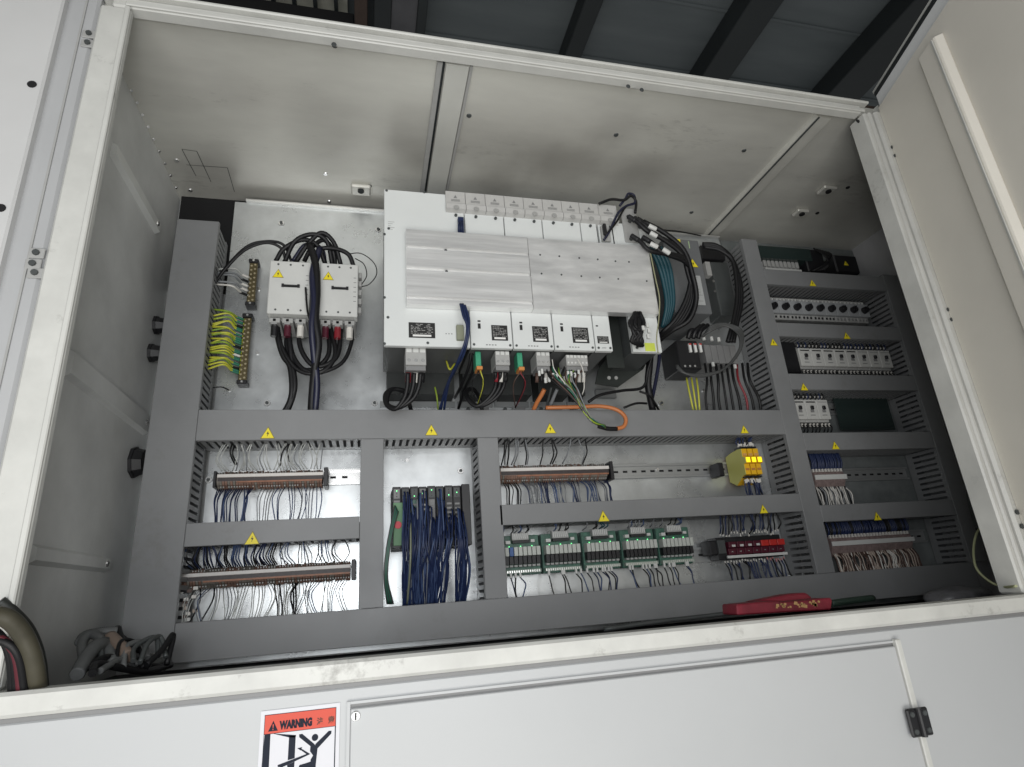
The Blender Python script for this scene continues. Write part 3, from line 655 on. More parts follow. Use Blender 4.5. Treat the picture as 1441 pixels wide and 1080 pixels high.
for k in range(22):
    q = a+0.006+k*(b-a-0.008)/22+random.uniform(-.001,.001)
    for (zz, ze, yy) in ((zm+0.024+random.uniform(0,.010), zF0, 1), (zm-0.034-random.uniform(0,.006), 0.0525, 0)):
        bx('ferrule', q-0.0013, q+0.0013, 0.440, 0.4425, zz-0.004, zz+0.004, lightw if not (k > 14 and yy == 0) else mat('pink_ferrule',(0.5,0.2,0.2),0.5), t)
        wire_row(t, [q], zz, ze, 0.442, 0.43, 0.0021, [navy, navy, blackc], 0.006, 0.008)
# ================================================================== YELLOW RELAYS
yf = 0.420
x0r, x1r, z0r, z1r = rect((1042,631),(1074,668), yf)
for k in range(3):
    w = (x1r-x0r)/3; a = x0r+k*w; b = a+w-0.0012
    t = thing('safety_relay', ('left yellow relay of three, its pale yellow flank showing','middle yellow relay of the three with lit lamps','right yellow relay of the three, nearest the tall duct')[k], 'relay', (a, YP, z0r), 'three yellow relays with lit lamps')
    zc_ = (z0r+z1r)/2; hh = (z1r-z0r)/2
    prof = [(YP-0.009, zc_-hh*1.15), (yf+0.045, zc_-hh*1.55), (yf+0.012, zc_-hh*1.0), (yf, zc_-hh*0.95), (yf, zc_-hh*0.2), (yf-0.010, zc_-hh*0.15), (yf-0.010, zc_+hh*0.28), (yf, zc_+hh*0.33), (yf, zc_+hh*0.95), (yf+0.012, zc_+hh), (yf+0.045, zc_+hh*0.92), (YP-0.009, zc_+hh*0.75)]
    bd = build(MB().prism(prof, 'x', a+0.0016, b), 'case', yrel, t)
    if k == 0: build(MB().prism(prof, 'x', a, a+0.0014), 'side_cover', yrels, t)
    bx('lit_window', a+0.003, b-0.0028, yf-0.0115, yf-0.0102, zc_-hh*0.10, zc_+hh*0.24, yled, t)
    bx('label', a+0.003, b-0.002, yf-0.0008, yf-0.0002, zc_+hh*0.42, zc_+hh*0.60, mat('orange_print',(0.6,0.32,0.1),0.5), t)
    bx('label', a+0.003, b-0.002, yf-0.0008, yf-0.0002, zc_-hh*0.66, zc_-hh*0.5, mat('orange_print2',(0.45,0.2,0.05),0.5), t)
    bx('terminal_block', a+0.002, b, yf+0.004, yf+0.03, zc_+hh*1.02, zc_+hh*1.14, black, t)
    bx('terminal_block', a+0.002, b, yf+0.004, yf+0.03, zc_-hh*1.14, zc_-hh*1.04, black, t)
    for j in range(4):
        q = a+0.003+j*(w-0.004)/4
        for s_ in (1, -1):
            zz = zc_+s_*hh*(1.28+random.uniform(0,.15)); bx('ferrule', q, q+0.0032, yf+0.012, yf+0.016, zz-0.005, zz+0.004, lightw, t)
            wire_row(t, [q+0.0015], zz, 0.392 if s_ > 0 else zF1, yf+0.014, 0.43, 0.0021, [navy, navy, blackc], 0.004, 0.006)
p = P(1014,660,0.45)
o = bx('end_bracket', p.x-0.006, p.x+0.010, 0.450, YP-0.009, p.z-0.018, p.z+0.016, black, None, 0.002); tag(o, 'black end bracket on the rail left of the yellow relays', 'end bracket')
o = bx('acrylic_strip', P(1073,616,YP).x, P(1076,616,YP).x, 0.47, YP-0.0005, zF1, 0.392, steel); tag(o, 'thin bright upright metal strip right of the yellow relays', 'strip')
o = bx('acrylic_strip', P(1101,722,YP).x, P(1104,722,YP).x, 0.47, YP-0.0005, 0.0525, zF0, steel); tag(o, 'thin bright upright metal strip right of the red fuse row', 'strip')

# ================================================================== CONTACTORS
yc = 0.39
def contactor(label, a, b, red):
    x0, x1, z0, z1 = rect(a, b, yc); w = x1-x0; h = z1-z0
    t = thing('contactor', label, 'contactor', ((x0+x1)/2, YP, z0), 'pair of large white contactors')
    bx('body', x0+0.004, x1-0.004, yc+0.030, YP-0.001, z0-0.004, z1-0.002, greyp, t, 0.001)
    bx('front_cover', x0, x1, yc, yc+0.0295, z0, z1, whitep, t, 0.0015)
    for k in range(3):
        bx('terminal_shroud', x0+0.004+k*w*0.31, x0+0.004+k*w*0.31+w*0.26, yc+0.012, YP-0.02, z0-0.016, z0-0.0045, greyp, t, 0.001)
        bx('terminal_clamp', x0+0.009+k*w*0.31, x0+0.009+k*w*0.31+w*0.14, yc+0.010, yc+0.035, z0-0.021, z0-0.0165, steel, t)
        for zz in (z0+h*0.07, z1-h*0.07): build(MB().cyl((x0+w*(0.2+0.3*k), yc-0.0001, zz),(0,-1,0),0.0024,0.0008,8), 'cover_screw', greyed, t)
    cx_ = x0+w*0.53; cz = z0+h*0.52
    ac = bx('indicator_slot', cx_-w*0.22, cx_+w*0.22, yc-0.0015, yc-0.0002, cz-0.003, cz+0.003, inkm, t)
    bx('indicator_slider', cx_-w*0.17, cx_+w*0.17, yc-0.004, yc-0.0016, cz-0.0015, cz+0.0015, black, t)
    for k in (-0.19, 0.19): bx('slot_end', cx_+w*k-0.0025, cx_+w*k+0.0025, yc-0.0035, yc-0.0016, cz-0.004, cz+0.004, black, t)
    sticker(t, a[0]+11, a[1]+19, yc, 0.0105)
    for k in range(5): bx('side_tab', x1+0.0005, x1+0.008, yc+0.012, yc+0.03, z0+h*(0.12+0.17*k), z0+h*(0.22+0.17*k), greyp, t, 0.001)
    mb = MB()
    for k in range(6): mb.box(x1-0.010, x1-0.004, yc-0.0006, yc-0.0001, z0+h*(0.28+0.09*k), z0+h*(0.28+0.09*k)+0.0012)
    build(mb, 'printed_marks', midg, t, kind='stuff')
    for k, m in enumerate(red):
        q = x0+0.009+k*w*0.31+w*0.07
        build(MB().cyl((q, yc+0.022, z0-0.020),(0,0,-1),0.0075,0.026,10), 'cable_sleeve', m, t)
        bx('ferrule', q-0.004, q+0.004, yc+0.012, yc+0.022, z0-0.014, z0-0.006, whitep, t, 0.001)
    return x0, x1, z0, z1
c1 = contactor('left white contactor of the pair with lightning sticker and black cables', (380.5,366.5), (434.5,443), (black, maroon, lightw))
c2 = contactor('right white contactor of the pair, red cable sleeve beneath it', (451,370), (503,446), (maroon, redc, lightw))
GC = 'black power cables around the contactors'
def bcab(lab, pts, r=0.0054, m=blackc): return cable(lab, pts, r, m, 'power_cable', GC)
L1 = 'black power cable looping beneath the pair of contactors'
bcab("black cable from the left contactor's first pole swinging down into the long duct", [(390,458,.43),(392,480,.42),(399,502,.42),(408,516,.42),(411,545,.42),(408,565,.425),(398,584,.43)], 0.0062)
bcab("black cable from the left contactor's second pole running down beside its neighbour", [(404,460,.43),(408,485,.42),(411,510,.42),(415,540,.42),(411,562,.425),(402,584,.43)], 0.0062)
bcab("black cable forming the outer right half of the loop under the contactors", [(420,462,.43),(423,490,.41),(437,512,.405),(455,515,.405),(475,500,.41),(480,462,.43)])
bcab("black cable in the widest and lowest loop under the contactors", [(391,462,.43),(398,492,.415),(418,520,.41),(445,526,.405),(480,512,.41),(494,485,.42),(495,462,.43)], 0.0045)
bcab("black cable in the middle loop between the two contactors", [(406,462,.43),(412,500,.42),(430,522,.41),(456,522,.405),(472,498,.41),(465,462,.43)])
bcab("black cable in the smallest inner loop beneath the contactors", [(405,464,.435),(404,490,.425),(420,516,.42),(440,520,.42),(462,500,.42),(462,462,.435)])
L2 = 'black power cable arching over the tops of the contactors'
bcab("black cable arching from the left contactor's first pole over to its neighbour", [(388,368,.43),(400,350,.42),(425,338,.41),(446,345,.41),(458,372,.43)])
bcab("black cable in the second arch over the contactors", [(400,370,.43),(415,340,.41),(440,330,.40),(460,340,.41),(468,374,.43)])
bcab("black cable in the highest arch over the contactors", [(416,370,.43),(432,346,.41),(452,328,.40),(470,342,.41),(480,374,.43)])
bcab("black cable in the low inner arch between the contactors", [(428,368,.44),(438,350,.42),(455,338,.42),(468,352,.42),(472,374,.44)])
bcab("black cable arching over the right contactor only", [(443,372,.43),(450,352,.41),(470,350,.41),(490,358,.42),(498,376,.43)])
bcab("dark navy cable arch tucked behind the black ones atop the contactors", [(412,368,.44),(430,345,.43),(452,350,.43),(458,372,.44)], 0.005, mat('dark_navy_cable',(0.010,0.012,0.035),0.4))
L3 = 'black cable bending from the left upright duct to the left contactor'
bcab("lower black cable bending from the left upright duct to the left contactor", [(300,402,.44),(318,378,.42),(345,352,.41),(375,342,.41),(396,350,.42),(402,368,.43)], 0.0034)
bcab("upper black cable bending from the left upright duct to the left contactor", [(303,396,.45),(322,372,.43),(350,346,.42),(380,340,.42),(400,346,.43),(410,368,.44)], 0.0034)
L4 = 'thick black cable bundle hanging between the two contactors'
bcab("thick black cable hanging between the contactors, in front of their gap", [(436,345,.40),(444,372,.378),(446,410,.375),(444,450,.375),(448,485,.385),(443,520,.40),(440,550,.42),(438,584,.43)], 0.0085)
bcab("dark navy cable hanging alongside the thick black one between the contactors", [(450,350,.40),(440,385,.376),(442,425,.372),(439,460,.375),(442,500,.39),(446,540,.41),(443,584,.43)], 0.0075, mat('dark_navy_cable',(0.01,0.012,0.035),0.4))
bcab("short thin black lead over the left contactor's right edge", [(430,405,.383),(433,440,.376),(440,460,.374)], 0.0022)
cable('thin black wire loop at the right of the contactors', [(488,358,.43),(508,357,.42),(526,370,.42),(530,386,.42),(520,400,.42),(508,404,.43)], 0.0012, blackc, 'thin_wire', 'thin wire loops beside the right contactor')
cable('thin black wire loop nearer the right contactor', [(500,364,.43),(512,372,.42),(516,388,.42),(508,402,.43)], 0.0012, blackc, 'thin_wire', 'thin wire loops beside the right contactor')

# ================================================================== EARTH BARS
def earth_bar(label, a, b, n, wires):
    yb = 0.475; p = P(*a, yb); q = P(*b, yb); x = (p.x+q.x)/2; z1_, z0_ = p.z, q.z
    t = thing('earth_bar', label, 'earth bar', (x, YP, z0_), 'brass earth bars')
    bx('bar', x-0.009, x+0.009, yb, yb+0.008, z0_+0.010, z1_-0.010, brass, t, 0.0008)
    for zz in (z0_, z1_-0.0095):
        e = bx('insulator', x-0.011, x+0.011, yb-0.004, YP-0.001, zz, zz+0.0095, black, t, 0.0015); screw(e, (x, yb-0.0041, zz+0.005), (0,-1,0), 0.003)
    for k in range(n):
        zz = z0_+0.014+k*(z1_-z0_-0.030)/(n-1)
        for dx in (-0.004, 0.004): screw(t, (x+dx, yb-0.0002, zz+dx*0.4), (0,-1,0), 0.0026, mat('brass_screw',(0.6,0.52,0.35),0.3,0.7), 'clamp_screw')
    for (k, m, sleeve) in wires:
        zz = z0_+0.014+k*(z1_-z0_-0.030)/(n-1)
        xe = 0.064+random.uniform(-0.004, 0); ze = zz+random.uniform(-0.004,0.008)
        wire(t, [(x-0.006, yb-0.002, zz), (x-0.02, yb-0.012, zz+0.002), ((x+xe)/2, 0.445-random.uniform(0,.015), zz+random.uniform(0.0,0.012)), (xe, 0.44, ze)], 0.0024, m)
        wire(t, [(x-0.008, yb-0.003, zz), (x-0.022, yb-0.0125, zz+0.0022)], 0.0032, sleeve, 'sleeve')
earth_bar('upper brass earth bar with a few pale wires', (358.5,365.5), (351,430.5), 9, [(3,greyw,lightw),(4,greyw,blackc),(5,clearw,lightw),(1,lightw,blackc),(2,greyw,lightw)])
earth_bar('lower brass earth bar with many yellow-green wires', (349.5,442), (339.5,541), 14,
   [(i*0.92+1, (yg if i % 2 else yg2), [greenw, blackc, greenw, greenw, lightw][i % 5]) for i in range(14)] + [(i*1.3+1.4, yg2, greenw) for i in range(8)])
o = wire(None, [P(300,546,.44), P(312,545,.47), P(322,549,.488)], 0.0016, blackc, 'bonding_wire'); tag(o, 'short dark bonding wire below the lower earth bar', 'wire')

# ================================================================== DRIVE ASSEMBLY
YV = 0.265
def px_x(px, py, y=YV): return P(px, py, y).x
zt_ = 0.934; zb_ = 0.5535
xs_ = [0.4295, 0.6085, 0.701, 0.7935, 0.889, 0.928+0.003]
ztm = P(690,303,YV).z   # modules' top under the caps
capz0 = P(640,296,YV-0.01).z
GD = 'row of white servo drive modules'
def nameplate(parent, a, b, y):
    x0, x1, z0, z1 = rect(a, b, y); w = x1-x0; h = z1-z0
    n_ = bx('nameplate', x0, x1, y-0.0010, y-0.0003, z0, z1, mat('nameplate_black',(0.02,0.02,0.02),0.4), parent)
    mb = MB(); r = random.Random(int(x0*999))
    for k in range(7):
        xx = x0+w*0.08
        while xx < x1-w*0.12:
            l = w*r.uniform(0.04, 0.16); zz = z1-h*(0.10+k*0.10)
            if r.random() < 0.75: mb.box(xx, min(xx+l, x1-w*0.08), y-0.0014, y-0.0011, zz-h*0.035, zz)
            xx += l+w*0.04
    build(mb, 'printed_lines', greyp, n_, kind='stuff')
    bx('serial_label', x0+w*0.15, x0+w*0.85, y-0.0014, y-0.0011, z0+h*0.08, z0+h*0.20, paper, n_)
# infeed
t0 = thing('drive_module', 'widest white drive module at the left of the drive row, beside the contactors', 'servo drive', (0.52, YP, zb_), GD)
bx('front_panel', xs_[0], xs_[1]-0.001, YV, YV+0.012, zb_, zt_, driv, t0, 0.0012)
bx('housing', xs_[0]+0.003, xs_[1]-0.003, YV+0.0125, YP-0.06, zb_+0.008, zt_-0.004, mat('drive_side_grey',(0.13,0.135,0.135),0.5,0.2,0.1,10), t0)
bx('heatsink', xs_[0]+0.012, xs_[1]-0.012, YP-0.0595, YP-0.001, zb_-0.045, zt_-0.03, mat('shade_dark_heatsink',(0.022,0.025,0.024),0.5,0.2,0.2,20), t0)  # near-black colour carries the deep shadow beneath the drives
bx('mounting_flange', xs_[0]-0.002, xs_[1]-0.004, YP-0.006, YP-0.0006, P(560,573,YP-.006).z, zb_-0.0455, mat('flange_zinc',(0.27,0.28,0.28),0.4,0.5), t0)
for (x,y) in ((544,268.5),(597,271),(541,330),(541,419),(541,484),(602,483),(547,322),(546,447)):
    p = P(x,y,YV); build(MB().cyl((p.x,YV-0.0001,p.z),(0,-1,0),0.0030,0.001,10), 'screw', greyed, t0)
nameplate(t0, (575,454), (612.5,476.5), YV)
for k in range(3): bx('indicator', px_x(627+k*4, 470), px_x(628.5+k*4, 470), YV-0.0008, YV-0.0001, P(628,470,YV).z-0.001, P(628,470,YV).z+0.001, midg, t0)
mb = MB()
for k in range(5): p = P(546, 312.5+k*2.6, YV); mb.box(p.x, p.x+0.014-(k%3)*0.004, YV-0.0007, YV-0.0001, p.z, p.z+0.0007)
build(mb, 'printed_lines', greyp, t0, kind='stuff')
x0,x1,z0,z1 = rect((642,458),(653,479), YV-0.006)
bx('side_plug', x0, x1, YV-0.010, YV-0.0001, z0, z1, mat('khaki_plug',(0.24,0.25,0.18),0.5), t0, 0.001)
x0,x1,z0,z1 = rect((644,307),(653,330), YV-0.006)
bx('bus_plug', x0, x1, YV-0.012, YV-0.0001, z0, z1, navy, t0, 0.001)
for k in range(4): wire(t0, [P(645+k*2.2,330,YV-.008), P(645+k*2.2,318,YV-.02), P(648+k*1.2,308,YV-.006)], 0.0014, navy)
# axis modules
labs = ('white drive module just right of the wide one, red-sleeved power plug below','second white axis drive module from the left, orange cable below','third white axis drive module with a tangle of signal wires below','narrowest white drive module at the right end of the closed row')
for i in range(4):
    a, b = xs_[i+1]+0.001, xs_[i+2]-0.001
    t = thing('drive_module', labs[i], 'servo drive', ((a+b)/2, YP, zb_), GD)
    bx('front_panel', a, b, YV, YV+0.012, zb_, P(a and 700, 300, YV).z, driv, t, 0.0012)
    bx('housing', a+0.002, b-0.002, YV+0.0125, YP-0.06, zb_+0.006, P(700,300,YV).z-0.004, MATS['drive_side_grey'], t)
    bx('heatsink', a+0.008, b-0.008, YP-0.0595, YP-0.001, zb_-0.045, zt_-0.05, MATS['shade_dark_heatsink'], t)
    fl = bx('mounting_flange', a+0.002, b-0.002, YP-0.006, YP-0.0006, P(700,573,YP-.006).z, zb_-0.0455, MATS['flange_zinc'], t)
    screw(fl, ((a*0.7+b*0.3), YP-0.0061, zb_-0.065), (0,-1,0), 0.005, greyed)
    bx('flange_plate', a*0.5+b*0.5, b-0.012, YP-0.0075, YP-0.0062, zb_-0.072, zb_-0.058, midg, fl)
    w = b-a
    if i < 3:
        z0n = P(700,481,YV).z
        pa = [(691,458),(748.5,459.5),(804,461)][i]; pb = [(715,480),(772.5,482),(829.5,483.5)][i]
        nameplate(t, pa, pb, YV)
        bx('indicator', a+w*0.18, a+w*0.25, YV-0.0008, YV-0.0001, zb_+0.060, zb_+0.0635, inkm, t)
        bx('display_window', a+w*0.18, a+w*0.245, YV-0.0010, YV-0.0001, zb_+0.044, zb_+0.056, inkm, t)
    else:
        nameplate(t, (840,473.5), (857,484), YV)
        bx('indicator', a+w*0.15, a+w*0.27, YV-0.0008, YV-0.0001, zb_+0.059, zb_+0.062, inkm, t)
    for xx in (a+0.006, b-0.006): build(MB().cyl((xx,YV-0.0001,zb_+0.007),(0,-1,0),0.0028,0.001,10), 'screw', greyed, t)
    mb = MB()
    for k in range(4): mb.box(a+w*(0.35+k*0.07), a+w*(0.39+k*0.07), YV-0.0007, YV-0.0001, zb_+0.006, zb_+0.008)
    build(mb, 'printed_lines', midg, t, kind='stuff')
    # small pluggable connectors below
    if i in (0, 1):
        q = a+w*0.15; bx('signal_plug', q, q+0.012, YV+0.03, YV+0.06, zb_-0.032, zb_+0.004, mat('green_plug',(0.05,0.30,0.17),0.45), t, 0.001)
        bx('signal_plug', q, q+0.013, YV+0.022, YV+0.05, zb_-0.040, zb_-0.0322, mat('orange_plug',(0.55,0.22,0.06),0.5), t, 0.001)
        for k in range(3): wire(t, [(q+0.003+k*0.003, YV+0.03, zb_-0.04), (q+random.uniform(-.01,.02), YV+0.05, zb_-0.065), (q+0.02, YP-0.08, zb_-0.085)], 0.0012, random.choice([yg2, brownw, redc, blackc]))
# the cap row
xcap = [627,655,683,710,737,764,791,816,843,869]
for i in range(9):
    t = t0
    yq = YV-0.012; za = P(650,268.5,yq).z; zb2 = P(650,297,yq).z
    a = P(xcap[i], 270+i*2.7, yq).x+0.0006; b = P(xcap[i+1], 272+i*2.7, yq).x-0.0006
    t = thing('terminal_cover', ('leftmost','second from left','third from left','fourth from left','middle one','fourth from right','third from right','second from right','rightmost')[i]+' of the nine grey clip-on covers along the top of the drives', 'terminal cover', ((a+b)/2, YV, zb2), 'nine grey covers atop the drives')
    h = za-zb2
    build(MB().prism([(YV+0.05, zb2), (YV+0.004, zb2), (yq, zb2+h*0.10), (yq-0.002, zb2+h*0.30), (yq+0.006, zb2+h*0.36), (yq+0.006, za), (YV+0.05, za)], 'x', a, b), 'cover_shell', mat('cover_grey',(0.46,0.455,0.44),0.5,0,0.06,30), t)
    mb = MB(); cx_ = (a+b)/2
    for k in range(3): mb.box(a+0.012, b-0.012, yq+0.0052, yq+0.0058, zb2+h*(0.52+k*0.04), zb2+h*(0.52+k*0.04)+0.0006)
    mb.prism([(cx_-0.004, za-h*0.32), (cx_+0.004, za-h*0.32), (cx_, za-h*0.18)], 'y', yq+0.0052, yq+0.0058)
    build(mb, 'embossed_marks', midg, t, kind='stuff')
    build(MB().cyl((cx_, YV-0.0002, zb2-0.006), (0,-1,0), 0.0034, 0.004, 10), 'cover_screw', greyed, t)
    build(MB().cyl((cx_, yq-0.0015, zb2+h*0.12), (0,-1,0.2), 0.006, 0.002, 12), 'thumb_tab', greyp, t)
# aluminium front bar
xb0 = px_x(572, 375, YV-0.022); xb1 = px_x(920, 395, YV-0.022); zb1_ = P(640,327,YV-.022).z; zb0_ = P(640,430,YV-.022).z
al = thing('aluminium_cover', 'long brushed aluminium cover across the fronts of the drive modules', 'aluminium cover', ((xb0+xb1)/2, YV, zb0_))
xj = px_x(746, 380, YV-0.022)
h = zb1_-zb0_; yA = YV-0.022
def alu_profile(x0, x1, name, m):
    pr = [(YV-0.0015, zb0_), (yA, zb0_)]
    for f in (0.055, 0.44, 0.73):
        pr += [(yA, zb0_+h*f), (yA+0.005, zb0_+h*f+0.001), (yA+0.005, zb0_+h*f+h*0.030), (yA, zb0_+h*f+h*0.045)]
    pr += [(yA, zb1_), (YV-0.0015, zb1_)]
    return build(MB().prism(pr, 'x', x0, x1), name, m, al)
alu_profile(xb0, xj-0.0006, 'aluminium_extrusion', alu); 
build(MB().box(xj+0.0006, xb1, yA, YV-0.0015, zb0_, zb1_), 'aluminium_sheet', mat('scuffed_aluminium',(0.86,0.86,0.85),0.38,0.62,0.16,9,0.06,60,stretch=(1,1,4),rvar=0.09), al, 0.0006)
for f in (0.455, 0.745): build(MB().cyl((xb0+0.085, yA+0.0045, zb0_+h*f),(0,-1,0),0.003,0.002,10), 'screw', greyed, al)
for (x,y) in ((760,359),(787,361),(815,363.5),(841,365.5),(866,368),(885,369),(762,385.5),(790,387),(818,389),(844,391),(870,393),(910,396)):
    p = P(x,y,yA); build(MB().cyl((p.x,yA-0.0001,p.z),(0,-1,0),0.0022,0.0008,8), 'rivet', greyed, al)
# right-hand module with the black handle of cables
xm0 = px_x(884,445); xm1 = px_x(923,440)
t = thing('drive_module', 'white end drive module standing apart beyond the dark gap, yellow label at its foot', 'servo drive', ((xm0+xm1)/2, YP, zb_), GD)
bx('front_panel', xm0, xm1, YV, YV+0.012, zb_, zt_-0.045, driv, t, 0.0012)
bx('housing', xm0+0.002, xm1-0.002, YV+0.0125, YP-0.03, zb_+0.006, zt_-0.05, greyed, t)
bx('rating_label', xm0+0.030, xm0+0.055, YV-0.0010, YV-0.0002, zb_+0.002, zb_+0.022, mat('lime_label',(0.62,0.70,0.10),0.5), t)
build(MB().cyl((xm0+0.010,YV-0.0001,zb_+0.010),(0,-1,0),0.0035,0.001,10), 'screw', greyed, t)
# dark bracket in the gap
x0g = xs_[5]+0.004; x1g = xm0-0.002
t = thing('gap_bracket', 'dark green-black sheet bracket in the gap between the last two drive modules', 'bracket', (x0g, YP, zb_))
bx('bracket_face', x0g, x1g, YV+0.05, YV+0.055, zb_-0.02, zt_-0.06, mat('dark_bracket',(0.03,0.035,0.032),0.45,0.2,0.2,10), t)
build(MB().prism([(P(842,520,.40).x, P(842,520,.40).z), (P(862,494,.40).x, P(862,494,.40).z), (P(918,496,.40).x,P(918,496,.40).z), (P(905,520,.40).x,P(905,520,.40).z), (P(870,545,.40).x,P(870,545,.40).z), (P(838,540,.40).x,P(838,540,.40).z)], 'y', 0.40, 0.404), 'bracket_foot', MATS['dark_bracket'], t)
for (x,y,r) in ((875,518,0.006),(857,532,0.005),(867,532,0.005)): screw(t, P(x,y,0.3995), (0,-1,0), r, greyp)
# upper right module faces (between cap row and alu bar) beyond 840
t = thing('drive_module', 'narrow white drive module under the last covers, a black plug in its socket', 'servo drive', (px_x(870,330), YP, 0.8), GD)
a = xs_[5]+0.004; bx('front_panel', a, px_x(912,345), YV+0.001, YV+0.012, 0.80, P(860,313,YV).z, driv, t, 0.001)
bx('panel_joint', px_x(862,330), px_x(863.4,330), YV+0.0002, YV+0.0009, 0.80, P(860,313,YV).z, darkm, t)
x0,x1,z0,z1 = rect((845,318),(860,340), YV-0.006)
bx('socket', x0, x1, YV-0.008, YV+0.0008, z0, z1, greyp, t, 0.001); bx('plug', x0+0.002, x1-0.012, YV-0.018, YV-0.0082, z0+0.012, z1, black, t, 0.002)
x0,x1,z0,z1 = rect((873,292),(902,342), YV-0.004)
tb = bx('bus_terminal', x0, x1, YV-0.004, YV+0.0008, z0, z1, greyp, t, 0.002)
for (x,y) in ((884,305),(886,312),(888,337),(900,320)): screw(tb, P(x,y,YV-0.0045), (0,-1,0), 0.005, greyed)
# ---- power plugs under the modules
def power_plug(label, a, b, y, cols, n):
    x0, x1, z0, z1 = rect(a, b, y); w = (x1-x0)/n
    t = thing('power_plug', label, 'power plug', ((x0+x1)/2, y, z0), 'grey plugs under the drives')
    bx('shell', x0, x1, y, y+0.05, z0, z1, greyp, t, 0.001)
    for k in range(n):
        bx('release_tab', x0+w*(k+0.12), x0+w*(k+0.88), y-0.0016, y-0.0002, z1-(z1-z0)*0.30, z1-(z1-z0)*0.05, whitep, t)
        build(MB().cyl((x0+w*(k+0.5), y-0.0002, z0+(z1-z0)*0.25),(0,-1,0),w*0.28,0.001,8), 'clamp_screw', steel if n < 5 else whitep, t)
    bx('wire_guard', x0+0.001, x1-0.001, y+0.006, y+0.04, z0-0.010, z0-0.0003, midg, t)
    for k, m in enumerate(cols):
        q = x0+(x1-x0)*(k+0.5)/len(cols)
        wire(t, [(q, y+0.02, z0-0.010), (q-0.001, y+0.026, z0-0.030)], (x1-x0)/len(cols)*0.42, m, 'sleeve', 8, 2)
    return x0, x1, z0
power_plug('grey three-pole plug under the widest drive module', (570.5,489), (600,514), YV+0.02, (redc, lightw, blackc), 3)
power_plug('grey three-pole plug with red sleeve under the first axis module', (696.5,494), (718,514), YV+0.02, (redc, lightw, blackc), 3)
power_plug('pale grey plug under the second axis module', (754,495), (775,515), YV+0.02, (brownw, blackc, lightw), 3)
power_plug('wide pale signal plug under the third axis module', (796,499.5), (828,515), YV+0.02, (lightw, lightw, blackc, lightw, lightw), 6)
GL = 'black power cables below the drives'
def lcab(lab, pts, r=0.0042, m=blackc, nm='power_cable', g=GL): return cable(lab, pts, r, m, nm, g)
La = 'black cable coiled in a loop under the widest drive module'
for k in range(3):
    d = k*9
    lcab(('left','middle','right')[k]+' strand of the black cable coil under the widest drive module', [(574+d,525,.30),(573+d*0.9,545,.31),(568+d*0.7,562,.32),(556+d*0.3,576-k,.33),(544+k,570,.34),(542+k*2,556,.35),(552+k,548,.36),(566+k*2,551,.37),(574,562,.40),(580,584,.43)], 0.0046)
Lb = 'black cable coiled in a loop under the first axis module'
for k in range(3):
    d = k*7
    lcab(('left','middle','right')[k]+' strand of the black cable coil under the first axis module', [(697+d,524,.30),(697+d*0.8,545,.32),(686+d*0.7,562,.33),(670+d*.3,572,.34),(658+k,562,.35),(655+k,552,.37),(664+k,548,.39),(674,560,.42),(680,584,.43)], 0.0044)
lcab('dark blue cable hanging from the wide drive module plug to the long duct', [(648,428,.235),(652,445,.23),(657,458,.23),(655,480,.235),(644,510,.27),(632,535,.33),(624,560,.39),(616,584,.43)], 0.0027, navy, 'signal_cable')
lcab('second dark blue cable hanging from the wide drive module plug', [(651,428,.236),(656,448,.231),(659,470,.231),(652,500,.26),(640,520,.30),(630,545,.36),(624,584,.43)], 0.0027, navy, 'signal_cable')
lcab('rightmost dark blue cable hanging from the wide drive module plug', [(654,430,.236),(660,452,.232),(656,486,.24),(640,522,.31),(626,550,.38),(619,584,.43)], 0.0027, MATS['navy_wire_jacket'], 'signal_cable')
lcab('black cable hanging in the gap left of the first axis module', [(661,440,.30),(664,480,.30),(660,515,.33),(648,545,.39),(640,560,.45)], 0.0034)
lcab('shorter black cable lower in the gap left of the first axis module', [(664,490,.31),(666,520,.34),(655,545,.40),(645,575,.46)], 0.0034)
o = lcab('thin yellow-green wire under the widest drive module', [(628,508,.36),(633,520,.34),(640,512,.36)], 0.0022, yg2, 'earth_wire')
lcab('thin yellow-green wire by the left drive foot', [(612,545,.44),(615,560,.44),(617,584,.45)], 0.002, yg, 'earth_wire')
# signal wire tangle under the third axis module
tg = thing('signal_wire_bundle', 'tangle of dark and green signal wires with white tags sagging below the third axis module', 'wire bundle', P(815,530,.33))
for k in range(14):
    s = P(768+k*4.4, 516+random.uniform(-2,3), .30)
    m = [blackc, brownw, greenw, blackc, yg, greyw][k % 6]
    wire(tg, [s, P(775+k*2.8+random.uniform(-4,4), 532, .28), P(800+k*1.2+random.uniform(-4,4), 553+random.uniform(-3,3), .27), P(817+random.uniform(-3,4)+k*.4, 575, .265), P(832+random.uniform(-2,3), 592+random.uniform(-2,2), .27), P(852, 601+random.uniform(-2,2), .29)], 0.0019, m)
for k in range(13):
    p = P(758+k*5.2+random.uniform(-1,1), 524+random.uniform(-2,12), .285); bx('wire_tag', p.x-0.0026, p.x+0.0026, p.y-0.002, p.y+0.002, p.z-0.006, p.z+0.006, whitep, tg, 0.0008)
wire(tg, [P(777,506,.27), P(780,520,.265), P(792,536,.27), P(798,545,.28)], 0.0012, lightw)
wire(tg, [P(812,505,.27), P(820,520,.265), P(822,545,.28), P(819,556,.29)], 0.0012, lightw)
OC = 'orange motor cables below the drives'
lcab('short orange motor cable dropping under the second axis module', [(766,548,.36),(762,556,.37),(755,568,.39),(748,584,.42)], 0.0052, orangec, 'motor_cable', OC)
cable('orange motor cable curving over the long duct in a loop', [(768,574,.385),(790,573.5,.375),(815,573,.37),(845,572,.365),(868,577,.36),(880,588,.355),(878,600,.355),(866,604,.355)], 0.0048, orangec, 'motor_cable', OC)
